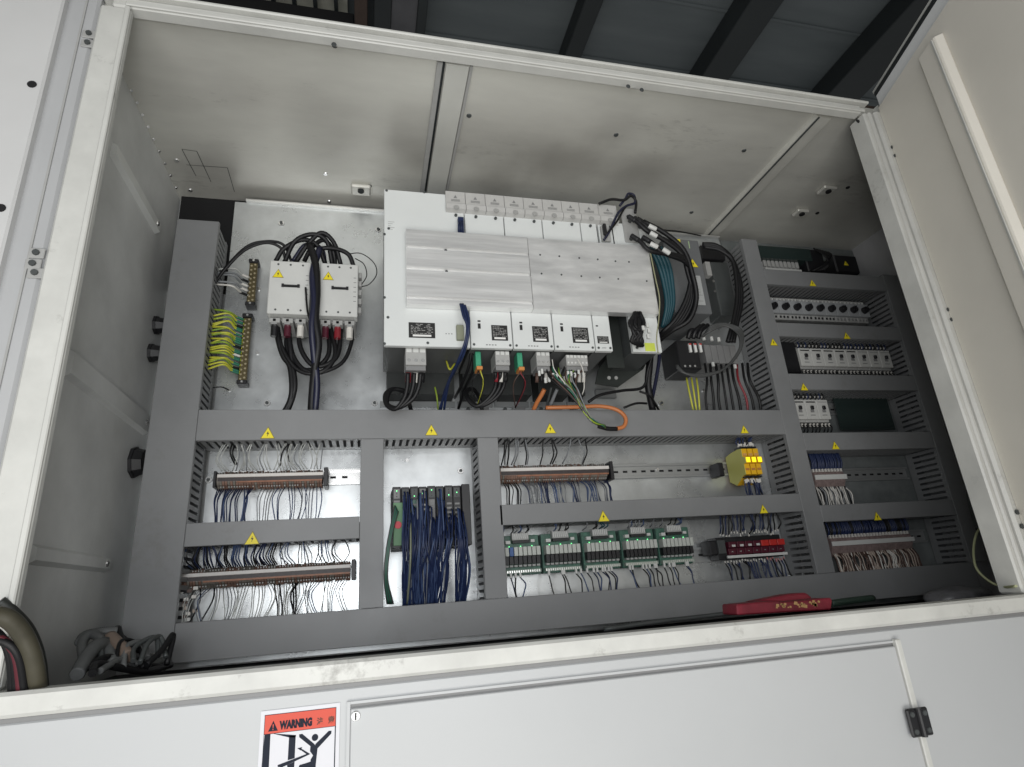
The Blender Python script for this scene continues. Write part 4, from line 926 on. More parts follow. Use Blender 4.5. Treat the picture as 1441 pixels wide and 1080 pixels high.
lcab('black end of the orange cable loop lying over the long duct', [(868,604,.355),(855,603.5,.352),(842,600,.35)], 0.0052, blackc, 'cable_end')
lcab('grey cable beside the short orange motor cable', [(784,548,.36),(778,562,.38),(770,584,.42)], 0.0040, greyw, 'signal_cable')
lcab('darker thinner grey cable beside the short orange motor cable', [(776,545,.38),(772,562,.40),(766,584,.43)], 0.0030, greyed, 'signal_cable')
lcab('black cable crossing below the dark bracket', [(828,566,.36),(845,556,.36),(875,550,.37),(905,545,.38),(912,520,.37),(921,490,.34)], 0.0036)
lcab('thick black cable falling right of the dark bracket', [(916,490,.36),(914,515,.38),(912,540,.40),(915,560,.41),(920,584,.43)], 0.0088)
lcab('thin black cable curling beside the thick fallen one', [(900,551,.38),(912,556,.38),(922,568,.40),(930,584,.43)], 0.0028)
lcab('thin black cable with bare end pointing left over the duct edge', [(878,574,.37),(895,568,.37),(910,568,.38)], 0.0028)
# white collar strip near flange
for (x0_,y0_,x1_,y1_) in ((838,548,868,560),): 
    o = pbx('zinc_bracket', (x0_,y0_), (x1_,y1_), YP-0.012, 0.011, MATS['flange_zinc'], None, 0.001); tag(o, 'small pale zinc bracket under the dark bracket foot', 'bracket')
# cable bundle gripped on the end module
hb = thing('cable_tie_bundle', 'fat black coil of cable hanging over the white end drive module', 'cable bundle', P(903,465,.22))
for k in range(9):
    a_ = k*0.7; wire(hb, [P(897+4*math.cos(a_), 440, .235-.004*(k%3)), P(893+9*math.cos(a_+1)+k*.6, 455, .225), P(897+6*math.cos(a_), 468, .222+.003*(k%2)), P(896+8*math.sin(a_), 480, .23), P(902+3*math.cos(a_), 487, .24)], 0.0042, blackc, 'cable_turn', 7, 4)
for (x,y) in ((911,458),(913,466),(912,474),(905,462)):
    p = P(x,y,.217); bx('wire_tag', p.x-0.003, p.x+0.003, p.y-.002, p.y+.002, p.z-.005, p.z+.005, whitep, hb)
# big black cables on the right of the drives
GB = 'black cables curving from the drive bus terminals'
labL5 = ('highest black drive cable leaving the bus terminal, with a white marker','second black drive cable from the bus terminal','third black drive cable, leaving the lower bus terminal','innermost black drive cable curving round the teal cables')
L5 = 'black cable with white marker sleeves curving right of the drives'
for k, (x,y) in enumerate(((885,305),(893,307),(889,332),(905,334))):
    pts = [(x,y,.245),(x+12,y+8,.235),(x+28,y+22,.235),(955+k*2.5,350+k*6,.25),(968+k*1.5,385,.27),(975-k*3,420,.29),(962-k*4,450,.31),(940-k*2,466,.33),(925,478-k,.36)]
    cable(labL5[k], pts, 0.0056, blackc, 'power_cable', GB)
    cable(('upper left','upper right','lower left','lower right')[k]+' black lug boot on the bus terminal', [(x-1,y,.243),(x+9,y+6,.237)], 0.0062, black, 'cable_boot', 'black lug boots on the bus terminal', cat='lug')
for sl, (x,y,x2,y2) in zip(('topmost','second','third','lowest and rightmost'), ((913,318,923,323),(915,328,924,333),(915,343,925,348),(933,351,942,357))):
    cable(sl+' white marker sleeve on the black drive cables', [(x,y,.225),((x+x2)/2,(y+y2)/2,.224),(x2,y2,.225)], 0.0058, whitep, 'marker_sleeve', 'white marker sleeves on the drive cables', cat='marker sleeve')
cable('thick outer black cable sweeping from the end drive to the floor of the upper bay', [(905,312,.26),(935,328,.25),(962,352,.25),(974,385,.26),(980,420,.28),(970,450,.30),(945,466,.33),(925,482,.37)], 0.0060, blackc, 'power_cable', GB)
for k in range(4):
    cable(('teal cable right against the aluminium cover','second teal cable from the aluminium cover','third teal cable from the aluminium cover','outermost teal cable beside the grey line filter')[k], [(914+k*5,348,.30),(926+k*5,372,.31),(934+k*4,400,.32),(938+k*3,430,.33),(932+k*2,462,.35)], 0.0056, teal, 'teal_cable', 'teal cables right of the drives')
cable('thin pale green wire hanging along the end of the aluminium cover', [(914,350,.24),(922,390,.235),(928,420,.235),(927,450,.235),(924,475,.235),(926,497,.24)], 0.0014, mat('pale_olive_wire',(0.30,0.30,0.18),0.5), 'thin_wire')
cable('black cable falling past the end drive module', [(926,470,.30),(928,500,.34),(924,530,.38),(918,560,.42)], 0.0045, mat('dark_navy_cable',(0.01,0.012,0.035),0.4), 'power_cable', GB)
cable('black wire loop rising above the cabinet drives', [(872,290,.255),(880,280,.25),(884,273,.25),(892,275,.25),(893,286,.25),(882,290,.25),(870,300,.25),(858,325,.25),(850,338,.25)], 0.0030, mat('dark_navy_cable',(0.01,0.012,0.035),0.4), 'wire_loop', 'black wire loops over the drive tops')
cable('black wire loop reaching left over the last grey drive covers', [(843,287,.25),(860,281,.248),(878,282,.248),(888,276,.245),(895,284,.25),(894,300,.25)], 0.0034, blackc, 'wire_loop', 'black wire loops over the drive tops')
cable('thin straight black wire slanting down to the socket under the covers', [(893,286,.25),(880,292,.25),(868,312,.248),(852,332,.25)], 0.0026, blackc, 'wire_loop', 'black wire loops over the drive tops')
cable('thin black wire along the ceiling edge behind the drive cables', [(898,306,.30),(925,322,.32),(955,326,.40),(986,332,.47)], 0.0020, blackc, 'thin_wire')

# ================================================================== FILTER BOX
yB = 0.33
x0 = P(944,400,yB).x; x1 = P(1003,442,yB).x; z0 = P(1003,442,yB).z; z1 = P(985,339,yB).z
fb = thing('line_filter', 'grey boxed line filter with yellow label right of the drive cables', 'line filter', ((x0+x1)/2, YP, z0))
bx('case', x0, x1, yB, YP-0.001, z0, z1, filterm, fb, 0.002)
sticker(fb, 975, 371, yB, 0.0125)
q0,q1,q2,q3 = rect((953,337),(962,366), yB); bx('yellow_label', q0, q1, yB-0.001, yB-0.0002, q2, q3, yellow, fb)
q0,q1,q2,q3 = rect((973,388),(993,430), yB); lb = bx('data_label', q0, q1, yB-0.001, yB-0.0002, q2, q3, mat('grey_label',(0.40,0.41,0.41),0.5), fb)
mb = MB()
for k in range(9): mb.box(q0+0.003, q1-0.003-random.uniform(0,.012), yB-0.0014, yB-0.0011, q3-0.006-k*(q3-q2-0.008)/9, q3-0.0050-k*(q3-q2-0.008)/9)
build(mb, 'printed_lines', midg, lb, kind='stuff')
q0,q1,q2,q3 = rect((968,340),(971,350), yB); bx('green_mark', q0, q1, yB-0.001, yB-0.0002, q2, q3, mat('pale_green_mark',(0.4,0.55,0.3),0.5), fb)
# dark equipment right of filter
dk = thing('choke', 'dark iron choke in shadow between the line filter and the tall duct', 'choke', P(1015,440,.45))
q0,q1,q2,q3 = rect((1000,368),(1040,445), 0.44); bx('core', q0, q1, 0.44, YP-0.001, q2, q3, greyed, dk, 0.003)
q0,q1,q2,q3 = rect((992,368),(1003,388), 0.42); bx('terminal_plate', q0, q1, 0.42, 0.4395, q2, q3, greyp, dk, 0.001)
for k in range(2): screw(dk, P(1004+k*2, 396+k*14, .4395), (0,-1,0), 0.004, steel)
q0,q1,q2,q3 = rect((985,345),(1022,366), 0.45); bx('terminal_block', q0, q1, 0.45, YP-0.001, q2, q3, black, dk, 0.002)
for k in range(3):
    cable(('outermost','middle','innermost')[k]+' thick black cable arcing down beside the tall duct', [(988+k,344+k*2,.40),(1008+k*2,346+k*3,.385),(1028+k,362+k*2,.38),(1040-k*2,392,.38),(1043-k*3,425,.385),(1036-k*3,460,.39),(1032-k*4,482,.40)], 0.0062, blackc, 'power_cable', 'thick black cables arcing beside the tall duct')
# fuse carriers and terminals under it
yT = 0.41
q0,q1,q2,q3 = rect((951,479),(988,520), yT)
t = thing('fuse_switch', 'black fuse switch with three red and white windows near the tall duct', 'fuse switch', ((q0+q1)/2, YP, q2))
bx('body', q0, q1, yT, YP-0.001, q2, q3, black, t, 0.002)
for k in range(3):
    a_,b_,c_,d_ = rect((968.5+k*7.3,483.5),(974+k*7.3,496), yT-0.004); s_ = bx('fuse_window', a_, b_, yT-0.006, yT-0.0002, c_, d_, paper, t, 0.0006)
    bx('red_mark', a_, b_, yT-0.0068, yT-0.0062, d_-0.005, d_-0.001, redp, s_)
    build(MB().cyl(P(964+k*7,515.5,yT-.0005), (0,-1,0), 0.003, 0.001, 8), 'terminal_screw', greyp, t)
    build(MB().tube([P(968+k*7,477,.43), P(972+k*7,466,.42), P(984+k*6,458,.43)], 0.0062, 8, 4), 'cable_boot', black, t)
q0,q1,q2,q3 = rect((990,485),(1040,512), yT+0.01)
t = thing('feed_terminal', 'grey feed-through terminals right of the black fuse switch', 'terminal block', ((q0+q1)/2, YP, q2))
for k in range(5):
    w = (q1-q0)/5; bx('terminal', q0+k*w+0.0005, q0+(k+1)*w-0.0005, yT+0.01, YP-0.001, q2+0.001*(k%2), q3-0.001*(k%2), midg, t, 0.001)
for (x,y) in ((991,479),(1002,480),(1012,481),(1028,478),(1004,516),(1035,519)):
    p = P(x,y,.405); build(MB().cyl(p, (0,0,1), 0.0042, 0.011, 8), 'marker_sleeve', whitep, t)
GY = 'yellow-green wires below the fuse switch'
for k in range(3): cable(('left','middle','right')[k]+' yellow-green wire dropping from the fuse switch into the long duct', [(966+k*7,532,.42),(970+k*6.3,552,.41),(977+k*4,584,.42)], 0.0024, yg2, 'earth_wire', GY, seg=4, cat='wire')
ordn_ = ('first','second','third','fourth','fifth','sixth','seventh','eighth','ninth')
GK = 'black cables dropping below the feed-through terminals'
for k in range(9):
    x = 992+k*7.5
    jx = random.uniform(-3,3); cable(('red cable' if k == 6 else 'black cable')+' dropping from the terminals into the long duct, '+ordn_[k]+' from the left', [(x,512,.43),(x+1+k*.6+jx,535,.415-.004*(k%3)),(x+3+k*1.2-jx,560,.42),(x+4+k*2.0,586,.43)], 0.0030+0.0004*(k%3), blackc if k not in (6,) else redc, 'drop_cable', GK, seg=4)
for k in range(4):
    cable(('outermost','second','third','innermost')[k]+' turn of the grey cable curled in a ring round the feed terminals', [(952,514+k,.36),(965,526,.35),(990,530-k,.35),(1018,520,.35),(1038,500-k,.35),(1045-k,480,.35),(1042-k*2,464+k,.36),(1020,456+k,.37),(1000,460+k*2,.38),(990-k,474,.40)], 0.0030, mat('dark_grey_cable',(0.06,0.062,0.062),0.45), 'ring_cable', 'grey cables curled round the feed terminals')

# ================================================================== RIGHT COLUMN
GS = 'devices on the breaker column'
def zr_(px, py, y): return P(px, py, y).z
for (lab, a, b) in (('rail behind the motor starters with black knobs',(1085,430),(1260,440)),('rail behind the small white breakers',(1105,500),(1270,508)),('rail behind the third breaker pair, mostly empty',(1125,574),(1280,580)),('rail in the bay of the white wires, right half empty',(1147,668),(1310,668)),('rail in the lowest right bay',(1170,760),(1330,755))):
    din(lab, 1.49, 1.885, (zr_(*a, YP)+zr_(*b, YP))/2)
# row 1: top comb terminals
y_ = 0.44; q0,q1,q2,q3 = rect((1073,365),(1128,383), y_)
t = thing('comb_terminal', 'grey comb terminal block at the very top of the right column', 'terminal block', ((q0+q1)/2, YP, q2))
bx('base', q0, q1, y_+0.006, YP-0.001, q2, q3-0.004, greyp, t, 0.001)
for k in range(9):
    w = (q1-q0)/9; bx('terminal', q0+k*w+0.001, q0+(k+0.72)*w, y_, y_+0.0058, q2+0.012, q3, greyp, t, 0.0006)
bx('marker_strip', q0, q1, y_-0.002, y_+0.0058, q2, q2+0.006, whitep, t)
q0,q1,q2,q3 = rect((1130,350),(1165,384), 0.43)
t = thing('surge_box', 'black box with coiled leads top right of the breaker column', 'black box', ((q0+q1)/2, YP, q2))
bx('body', q0, q1, 0.43, YP-0.001, q2, q3, black, t, 0.003)
q0,q1,q2,q3 = rect((1172,358),(1212,385), 0.45); bx('cover', q0, q1, 0.45, YP-0.001, q2, q3, black, t, 0.004)
sticker(t, 1190, 371, 0.45, 0.008)
for k in range(6):
    wire(t, [P(1145+k*4,350+k,.42), P(1160+k*2,360,.40), P(1166-k,372,.40), P(1158-k*3,382,.42)], 0.0026, blackc, 'lead')
q0,q1,q2,q3 = rect((1066,343),(1150,366), 0.41)
t = bx('smoky_cover', q0, q1, 0.425, YP-0.001, q2+0.006, q3+0.006, tglass, None, 0.002); tag(t, 'dark smoky cover above the comb terminals in the top right bay', 'cover')
# black infeed duct mouth behind comb
# row 2: motor starters with knobs
y_ = 0.425
knx = [1087.9,1103.5,1120.5,1136.7,1153,1168.5,1184.5,1200.5,1215.6]
ordn = ('first','second','third','fourth','fifth','sixth','seventh','eighth','ninth')
kp = [P(x, 432.5+(i*0.55), y_) for i, x in enumerate(knx)]; pitch = (kp[-1].x-kp[0].x)/8; zk = sum(p.z for p in kp)/9
GM = 'row of motor starters with black knobs'
for i in range(9):
    xc_ = kp[0].x+i*pitch; a = xc_-pitch/2+0.0006; b = xc_+pitch/2-0.0006
    t = thing('motor_starter', ordn[i]+' from the left of the nine grey motor starters with black knobs', 'motor starter', (xc_, YP, zk-0.03), GM)
    bx('body', max(a, 1.4850), b, y_+0.012, YP-0.009, zk-0.034, zk+0.036, greyp, t, 0.001)
    bx('face', max(a, 1.4850), b, y_, y_+0.0118, zk-0.019, zk+0.021, mat('starter_face',(0.30,0.31,0.32),0.5,0,0.08,30), t, 0.001)
    kb = build(MB().cyl((xc_, y_-0.0002, zk), (0,-1,0), pitch*0.27, 0.012, 16, pitch*0.22), 'knob', black, t)
    bx('knob_grip', xc_-0.0016, xc_+0.0016, y_-0.016, y_-0.0124, zk-0.007, zk+0.007, black, kb)
    for zz in (zk-0.026, zk+0.028):
        for dx in (-0.3, 0, 0.3): bx('clamp', xc_+pitch*dx-0.002, xc_+pitch*dx+0.002, y_+0.009, y_+0.0118, zz-0.003, zz+0.003, (black if zz < zk else whitep) if i < 6 or zz > zk else midg, t)
# row 3: 8 small breakers ; row 4: 3 small breakers
def breakers(n, a, b, y, lab, grp, below):
    q0,q1,q2,q3 = rect(a, b, y); w = (q1-q0)/n; h = q3-q2
    for k in range(n):
        x = q0+k*w
        t = thing('circuit_breaker', lab(k), 'circuit breaker', (x+w/2, YP, q2), grp)
        bx('body', max(x+0.0004,1.4850), x+w-0.0004, y+0.010, YP-0.009, q2-0.006, q3+0.006, greyp, t, 0.001)
        bx('face', max(x+0.0004,1.4850), x+w-0.0004, y, y+0.0098, q2, q3, mat('breaker_face',(0.50,0.50,0.48),0.45,0,0.05,40), t, 0.001)
        bx('lever', x+w*0.40, x+w*0.62, y-0.006, y-0.0002, q2+h*0.48, q2+h*0.66, black, t, 0.001)
        bx('lever_slot', x+w*0.36, x+w*0.66, y-0.0008, y-0.0002, q2+h*0.34, q2+h*0.475, midg, t)
        bx('brand_print', x+w*0.3, x+w*0.7, y-0.0006, y-0.0001, q2+h*0.18, q2+h*0.22, midg, t)
        bx('test_marks', x+w*0.15, x+w*0.9, y-0.0006, y-0.0001, q2+h*0.84, q2+h*0.90, inkm if k < n*0.55 else greyp, t)
        for j in range(3):
            xx = x+w*(0.2+0.3*j); bx('ferrule', xx-0.0018, xx+0.0018, y+0.004, y+0.008, q2-0.020, q2-0.011, lightw if below else greyp, t)
            wire(t, [(xx, y+0.008, q2-0.012), (xx+0.001, y, q2-0.024), (xx, y+0.01, q2-0.040)], 0.0020, blackc)
            wire(t, [(xx, y+0.010, q3+0.002), (xx, y+0.002, q3+0.012), (xx, y+0.012, q3+0.036)], 0.0018, random.choice([blackc, navy]))
            bx('ferrule', xx-0.0016, xx+0.0016, y+0.004, y+0.008, q3+0.0062, q3+0.012, lightw, t)
    return q0,q1,q2,q3
bk = breakers(8, (1122.5,490), (1258,517.5), 0.430, lambda k: ordn[k]+' from the left of the eight small white breakers', 'eight small white breakers', True)
breakers(3, (1114,562.5), (1170.5,590), 0.430, lambda k: ('left','middle','right')[k]+' one of three small white breakers beside the dark cover plate', 'three small white breakers', True)
o = bx('distribution_block', 1.4860, bk[0]-0.001, 0.435, YP-0.009, bk[2]-0.02, bk[3]+0.02, black, None, 0.002); tag(o, 'black distribution block left of the eight small breakers', 'terminal block')
q0,q1,q2,q3 = rect((1174,559),(1262,604), 0.47)
o = bx('cover_plate', q0, min(q1,1.89), 0.474, 0.478, q2, q3, tglass); tag(o, 'dark green glossy cover plate right of the three small breakers', 'cover plate')
# rows 5 and 6 terminals
def column_strip(lab, a, b, y, up, down, ztop, zbot):
    q0,q1,q2,q3 = rect(a, b, y); q0 = max(q0, 1.4860); h = q3-q2; zc_ = (q2+q3)/2
    t = thing('terminal_strip', lab, 'terminal strip', ((q0+q1)/2, YP, zc_), 'white-marked terminal strips in the right column')
    bx('marker_strip', q0, q1, y, y+0.004, q2, q3, whitep, t, 0.0005)
    mb = MB(); x = q0
    while x < q1-0.005: mb.prism([(YP-0.009,q2-0.026),(y+0.014,q2-0.024),(y+0.0045,q2-0.004),(y+0.0045,q3+0.004),(y+0.014,q3+0.016),(YP-0.009,q3+0.018)], 'x', x+0.0003, x+0.0047); x += 0.0052
    build(mb, 'terminal_row', mat('terminal_pinkish',(0.24,0.18,0.17),0.5,0,0.3,90), t, kind='stuff')
    n = int((q1-q0)/0.0048)
    for k in range(n):
        x = q0+0.002+k*0.0048
        wire(t, [(x,y+0.012,q3+0.012),(x+random.uniform(-.002,.002),y+0.004,(q3+ztop)/2+0.004),(x+random.uniform(-.002,.002),y+0.008,ztop+0.004)], 0.0025, random.choice(up))
        if k % 2 == 0: bx('ferrule', x-0.0018, x+0.0018, y+0.004, y+0.009, q3+0.008, q3+0.016, lightw, t)
        wire_row(t, [x], q2-0.018, zbot, y+0.008, y-0.002, 0.0018, down, 0.003, 0.010)
        wire_row(t, [x+0.002], q2-0.018, zbot, y+0.012, y, 0.0018, down, 0.005, 0.008)
    return q0,q1
zH4 = P(1220,632.5,YD).z; zH5t = P(1240,707.5,YD).z; zH5b = P(1240,730.5,YD).z
column_strip('short white-marked terminal strip with white wires below, right column', (1147,668.5), (1193,674), 0.44, [navy], [lightw, lightw, blackc, greyw], zH4, zH5t)
column_strip('long white-marked terminal strip with brown and buff wires in the lowest right bay', (1171,763), (1288,762.5), 0.44, [navy, navy, blackc], [pinkw, brownw, lightw, brownw], zH5b, 0.0525) if False else None
ya = 0.44; pL = P(1171,766,ya); pR = P(1288,759,ya)
def fixed_strip():
    t_ = column_strip('long white-marked terminal strip with brown and buff wires in the lowest right bay', (1171,762.5), (1288,761.5), ya, [navy, navy, blackc], [pinkw, brownw, lightw, brownw, pinkw], zH5b, 0.0525)
fixed_strip()

# ================================================================== LEFT WALL GLANDS AND FLOOR CLUTTER
for i, (x, y, lab) in enumerate(((218,458,'upper black cable gland on the left inner wall'),(211,497,'middle black cable gland on the left inner wall, just below the upper'),(187,651,'lowest and largest black cable gland on the left inner wall'))):
    p = PX(x, y, XL); r = 0.020 if i < 2 else 0.030
    t = thing('cable_gland', lab, 'cable gland', p, 'black glands on the left wall')
    build(MB().cyl((XL+0.0005, p.y, p.z), (1,0,0), r*1.1, 0.006, 8), 'flange', black, t)
    build(MB().cyl((XL+0.0066, p.y, p.z), (1,0,0), r, 0.016, 8, r*0.85), 'nut', black, t)
    if i < 2: build(MB().cyl((XL+0.023, p.y+0.004, p.z), (1,0,0), 0.004, 0.012, 8), 'wire_stub', lightw, t)
GCn = 'grey corrugated conduits heaped in the bottom left corner'
def cond(lab, pts, r=0.013): cable(lab, pts, r*0.62, condu, 'conduit', GCn, n=12, seg=18, cat='conduit', ribs=1)
cond("fattest grey conduit curling over the bottom rail in the left corner heap", [(108,950,.10),(122,925,.14),(138,908,.18),(150,912,.20),(160,935,.16)], 0.014)
cond("grey conduit lying at the back of the left corner heap against the wall", [(112,905,.22),(120,895,.24),(140,890,.26),(165,888,.27)], 0.011)
cond("grey conduit bent into a small ring in the left corner heap", [(118,930,.15),(116,905,.2),(128,893,.22),(140,900,.2),(128,918,.18)], 0.010)
cond("thin grey conduit reaching right toward the lowest duct", [(150,918,.2),(175,935,.2),(200,938,.24),(228,930,.3)], 0.009)
cond("thinnest grey conduit draped across the front of the left corner heap", [(140,945,.1),(165,930,.16),(185,925,.2),(215,924,.26)], 0.007)
o = cable('buff plastic sleeve lying among the grey conduits', [(155,897,.22),(166,908,.2),(180,925,.18)], 0.010, mat('buff_sleeve',(0.20,0.15,0.12),0.5), 'sleeve', cat='sleeve')
o = cable('white cable tie end sticking up beside the conduits', [(205,926,.28),(220,920,.27),(236,911,.26)], 0.0026, whitep, 'cable_tie', cat='cable tie')
for k, (pts, r) in enumerate((([(165,885,.28),(172,905,.25),(188,925,.22),(205,940,.2)],.006),([(120,942,.12),(150,925,.16),(190,932,.22),(232,940,.3)],.0045),([(130,948,.08),(140,935,.12),(200,945,.2),(240,936,.3)],.005),([(145,890,.3),(165,895,.28),(185,910,.3),(210,930,.33)],.006))):
    cable(('black cable rising out of the back of the left corner heap','black cable snaking under the conduits in the left corner','thicker black cable nearest the rail in the left corner heap','black cable stub at the right end of the left corner heap')[k], pts, r, blackc, 'loose_cable', 'black cables in the bottom left heap')
rr = random.Random(11)
for k in range(9):
    x = 118+k*12; pts = [(x+rr.uniform(-8,8), 940+rr.uniform(-8,6)-k, .16), (x+rr.uniform(0,14), 915+rr.uniform(-14,10), .19), (x+rr.uniform(8,30), 905+rr.uniform(-12,16), .22), (x+rr.uniform(16,40), 932+rr.uniform(-8,4), .2)]
    cable(ordn[k]+' thin cable from the left in the tangle over the corner conduits', pts, rr.choice((0.0026,0.0034,0.0042)), rr.choice((blackc, greyed, condu, greyed)), 'thin_cable', 'thin cables tangled over the left corner conduits')
# hoses at the far left, outside the rail
cable('thick dirty olive hose arching over the left end of the bottom rail', [(-30,870,-.08),(-6,866,-.07),(16,874,-.06),(34,896,-.045),(46,926,-.03),(52,962,-.01),(53,985,0.02)], 0.0095, hose, 'hose', 'hoses at the left end', n=16, seg=12, cat='hose', ribs=0)
cable('dark rubber hose just behind the thick olive one', [(0,846,-.02),(22,864,-.01),(42,888,.01),(56,925,.02),(61,972,.04)], 0.0060, mat('dark_rubber',(0.02,0.022,0.02),0.5), 'hose', 'hoses at the left end', n=12, seg=8, cat='hose')
for k in range(4):
    cable(('uppermost black lead beneath the olive hose','second black lead beneath the olive hose','dark red lead beneath the olive hose','lowest black lead beneath the olive hose')[k], [(-25,880+k*7,-.06),(0+k*2,895+k*3,-.05),(14+k*4,925,-.04),(18+k*6,985,-.01)], 0.0046, mat('dull_red_lead',(0.09,0.012,0.02),0.5) if k == 2 else blackc, 'lead', 'leads under the hose', cat='lead')
# ================================================================== RED POUCH, BAG, GREEN WIRE
y0 = 0.05
t = thing('tool_pouch', 'crimson folded vinyl pouch with faded gold print lying on the bottom rail', 'pouch', P(1100,858,y0))
def pq(x, y, yy=y0): p = P(x,y,yy); return (p.x, p.z)
zs_ = -0.006
poly = [pq(1038,866), pq(1037,851), pq(1060,848.5), pq(1092,846), pq(1104,847.5), pq(1135,845), pq(1170,841.5), pq(1172,846), pq(1170,858)]
build(MB().prism(poly, 'y', y0, y0+0.045), 'pouch_body', redbag, t, 0.002)
poly = [pq(1075,847,.07), pq(1128,836,.07), pq(1150,834,.07), pq(1160,842,.07), pq(1150,850,.07)]
build(MB().prism(poly, 'y', 0.07+0.027, 0.13), 'pouch_flap', redbag, t, 0.003)
mb = MB(); r = random.Random(4)
for k in range(26):
    x = 1090+r.random()*62; y = 849+r.random()*7-(x-1090)*0.09; p = P(x, y+2, y0); s = r.uniform(.0015,.004)
    mb.prism([(p.x-s,p.z-s*0.5),(p.x+s*0.7,p.z-s*0.8),(p.x+s,p.z+s*0.4),(p.x-s*0.4,p.z+s*0.8)], 'y', y0-0.0006, y0-0.0001)
build(mb, 'faded_print', goldp, t, kind='stuff')
cable('dark green cable end sticking out of the crimson pouch', [(1168,850,.08),(1195,846,.10),(1228,842,.13)], 0.006, mat('dark_green_jacket',(0.012,0.028,0.02),0.5), 'cable_end', cat='cable')
cable('thin grey cable lying along the foot of the lowest duct', [(850,886,.3),(920,876,.3),(980,869,.3),(1040,862,.28)], 0.0045, greyed, 'floor_cable', cat='cable')
bmb = MB()
c = P(1345,832,.25); nseg = 14; nr = 8
for i in range(nr+1):
    ph = math.pi*i/nr
    for j in range(nseg):
        th = 2*math.pi*j/nseg; v = Vector((math.cos(th)*math.sin(ph), math.sin(th)*math.sin(ph), math.cos(ph)))
        k = 1+0.28*noise.noise(v*2.3)+0.12*noise.noise(v*6)
        bmb.v.append((c.x+v.x*0.075*k, c.y+v.y*0.05*k, c.z-0.012+v.z*0.022*k))
for i in range(nr):
    for j in range(nseg):
        l = (j+1) % nseg; bmb.f.append((i*nseg+j, (i+1)*nseg+j, (i+1)*nseg+l, i*nseg+l))
o = build(bmb, 'plastic_bag', bagm, None, smooth=True); tag(o, 'crumpled grey plastic bag at the bottom right corner of the cabinet', 'bag')
cable('pale yellow-green wire looping at the bottom right corner post', [(1384,738,.12),(1374,752,.11),(1370,775,.10),(1374,800,.08),(1392,818,.05),(1412,826,.02),(1430,825,-.02)], 0.0022, mat('pale_lime_wire',(0.36,0.38,0.22),0.5), 'earth_wire', 'loose wires at the bottom right post', cat='wire')
cable('yellow-green wire running down behind the bottom right post', [(1384,745,.14),(1392,780,.12),(1400,805,.10),(1410,822,.08)], 0.0022, yg, 'earth_wire', 'loose wires at the bottom right post', cat='wire')
cable('dark grey cable down the right inner wall', [(1362,690,.34),(1368,720,.33),(1376,745,.30)], 0.005, greyed, 'wall_cable', cat='cable')

# ================================================================== WARNING SIGN
ys = YF0-0.0008
def Q(zx, zy): p = P(340+zx/5.146, 960+zy/5.146, ys); return (p.x, p.z)
sg = thing('warning_sign', 'white warning sticker with coral WARNING band and pictogram on the lower front', 'warning sign', P(422,1040,ys))
p1 = Q(143,207); p2 = Q(714,155); X0, X1, Z1 = p1[0], p2[0], (p1[1]+p2[1])/2; Wd = X1-X0; Z0 = Z1-Wd*1.28
bx('sign_sheet', X0, X1, ys-0.0006, ys+0.0006, Z0, Z1, signw, sg)
m_ = Wd*0.055
bx('frame_line', X0+m_-0.0006, X1-m_+0.0006, ys-0.0009, ys-0.0006, Z0+m_, Z1-m_+0.0006, signk, sg)
hz1 = Z1-m_; hz0 = hz1-Wd*0.215
bx('coral_band', X0+m_, X1-m_, ys-0.0012, ys-0.0009, hz0, hz1, signred, sg)
bx('white_field', X0+m_, X1-m_-0.0006, ys-0.0012, ys-0.0009, Z0+m_+0.0006, hz0-0.0006, signw, sg)
U = Wd
def S(u, v): return (X0+u*U, Z1-v*U)     # u,v in sheet widths from the top-left
def poly(name, pts, m, y=ys-0.0012, parent=sg, th=0.0003): return build(MB().prism([S(*q) for q in pts], 'y', y-th, y), name, m, parent)
poly('warning_triangle', [(0.10,0.245),(0.22,0.245),(0.16,0.125)], signk)
poly('exclamation_mark', [(0.152,0.165),(0.168,0.165),(0.163,0.212),(0.157,0.212)], signred, ys-0.0015)
poly('exclamation_mark', [(0.154,0.220),(0.166,0.220),(0.166,0.232),(0.154,0.232)], signred, ys-0.0015)
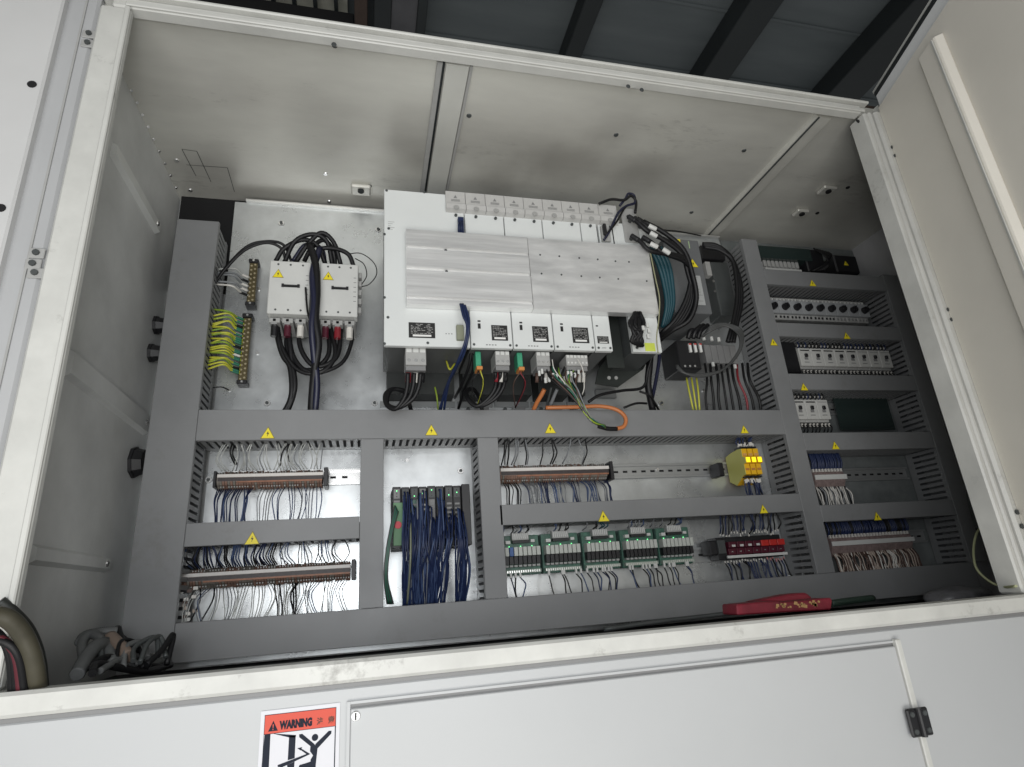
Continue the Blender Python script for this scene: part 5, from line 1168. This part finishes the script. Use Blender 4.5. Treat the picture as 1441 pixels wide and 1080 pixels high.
def text(s, u, v, size, m, bold=0.0, squeeze=0.8):
    cu = bpy.data.curves.new('lettering', 'FONT'); cu.body = s; cu.size = size; cu.extrude = 0.0001; cu.offset = bold; cu.resolution_u = 2
    tmp = bpy.data.objects.new('tmp', cu); COL.objects.link(tmp); dg = bpy.context.evaluated_depsgraph_get(); me = bpy.data.meshes.new_from_object(tmp.evaluated_get(dg)); bpy.data.objects.remove(tmp)
    x, z = S(u, v); o = bpy.data.objects.new('lettering', me); me.materials.clear(); me.materials.append(m)
    for vv in me.vertices: vv.co = Vector((vv.co.x*squeeze, -0.0003+vv.co.z, vv.co.y))
    finish(o, Vector((x, ys-0.0012, z)), sg); return o
text('WARNING', 0.245, 0.230, U*0.125, signk, 0.0008, 0.66)
text('注', 0.705, 0.226, U*0.090, mat('faded_sign_ink',(0.14,0.035,0.02),0.6), 0.0003, 0.9)
text('意', 0.850, 0.226, U*0.090, MATS['faded_sign_ink'], 0.0003, 0.9)
K = 1/571.0
def q2(zx, zy):   # from zoomed sticker picture to sheet units (rectified through the plane)
    x, z = Q(zx, zy); return ((x-X0)/U, (Z1-z)/U)
poly('door_post_mark', [q2(168,378), q2(210,375), q2(195,680), q2(140,680)], signk)
poly('door_lintel_mark', [q2(225,372), q2(395,383), q2(392,400), q2(345,400)], signk)
poly('door_leaf_mark', [q2(345,390), q2(393,385), q2(385,550), q2(335,565)], signk)
poly('door_leaf_mark', [q2(330,600), q2(385,575), q2(375,680), q2(340,690)], signk)
hx, hz_ = q2(532,400); n = 20
build(MB().prism([S(hx+0.041*math.cos(2*math.pi*i/n), hz_+0.041*math.sin(2*math.pi*i/n)) for i in range(n)], 'y', ys-0.0015, ys-0.0012), 'head_mark', signk, sg)
poly('arm_mark', [q2(418,378), q2(440,374), q2(528,448), q2(540,470), q2(505,468), q2(418,398)], signk)
poly('arm_mark', [q2(535,448), q2(632,352), q2(652,352), q2(650,372), q2(552,478), q2(532,470)], signk, ys-0.00122)
poly('torso_mark', [q2(500,455), q2(552,465), q2(535,620), q2(498,640), q2(500,560), q2(518,530), q2(496,500)], signk, ys-0.00124)
poly('leg_mark', [q2(500,575), q2(535,610), q2(470,640), q2(440,660), q2(412,620), q2(420,600)], signk, ys-0.00126)
poly('leg_mark', [q2(500,610), q2(538,612), q2(560,740), q2(530,745)], signk, ys-0.00128)
poly('arrow_mark', [q2(262,612), q2(262,600), q2(470,520), q2(425,488), q2(432,480), q2(498,520), q2(290,618)], signk, ys-0.0013)
poly('arrow_mark', [q2(405,478), q2(440,470), q2(428,495)], signk, ys-0.00132)
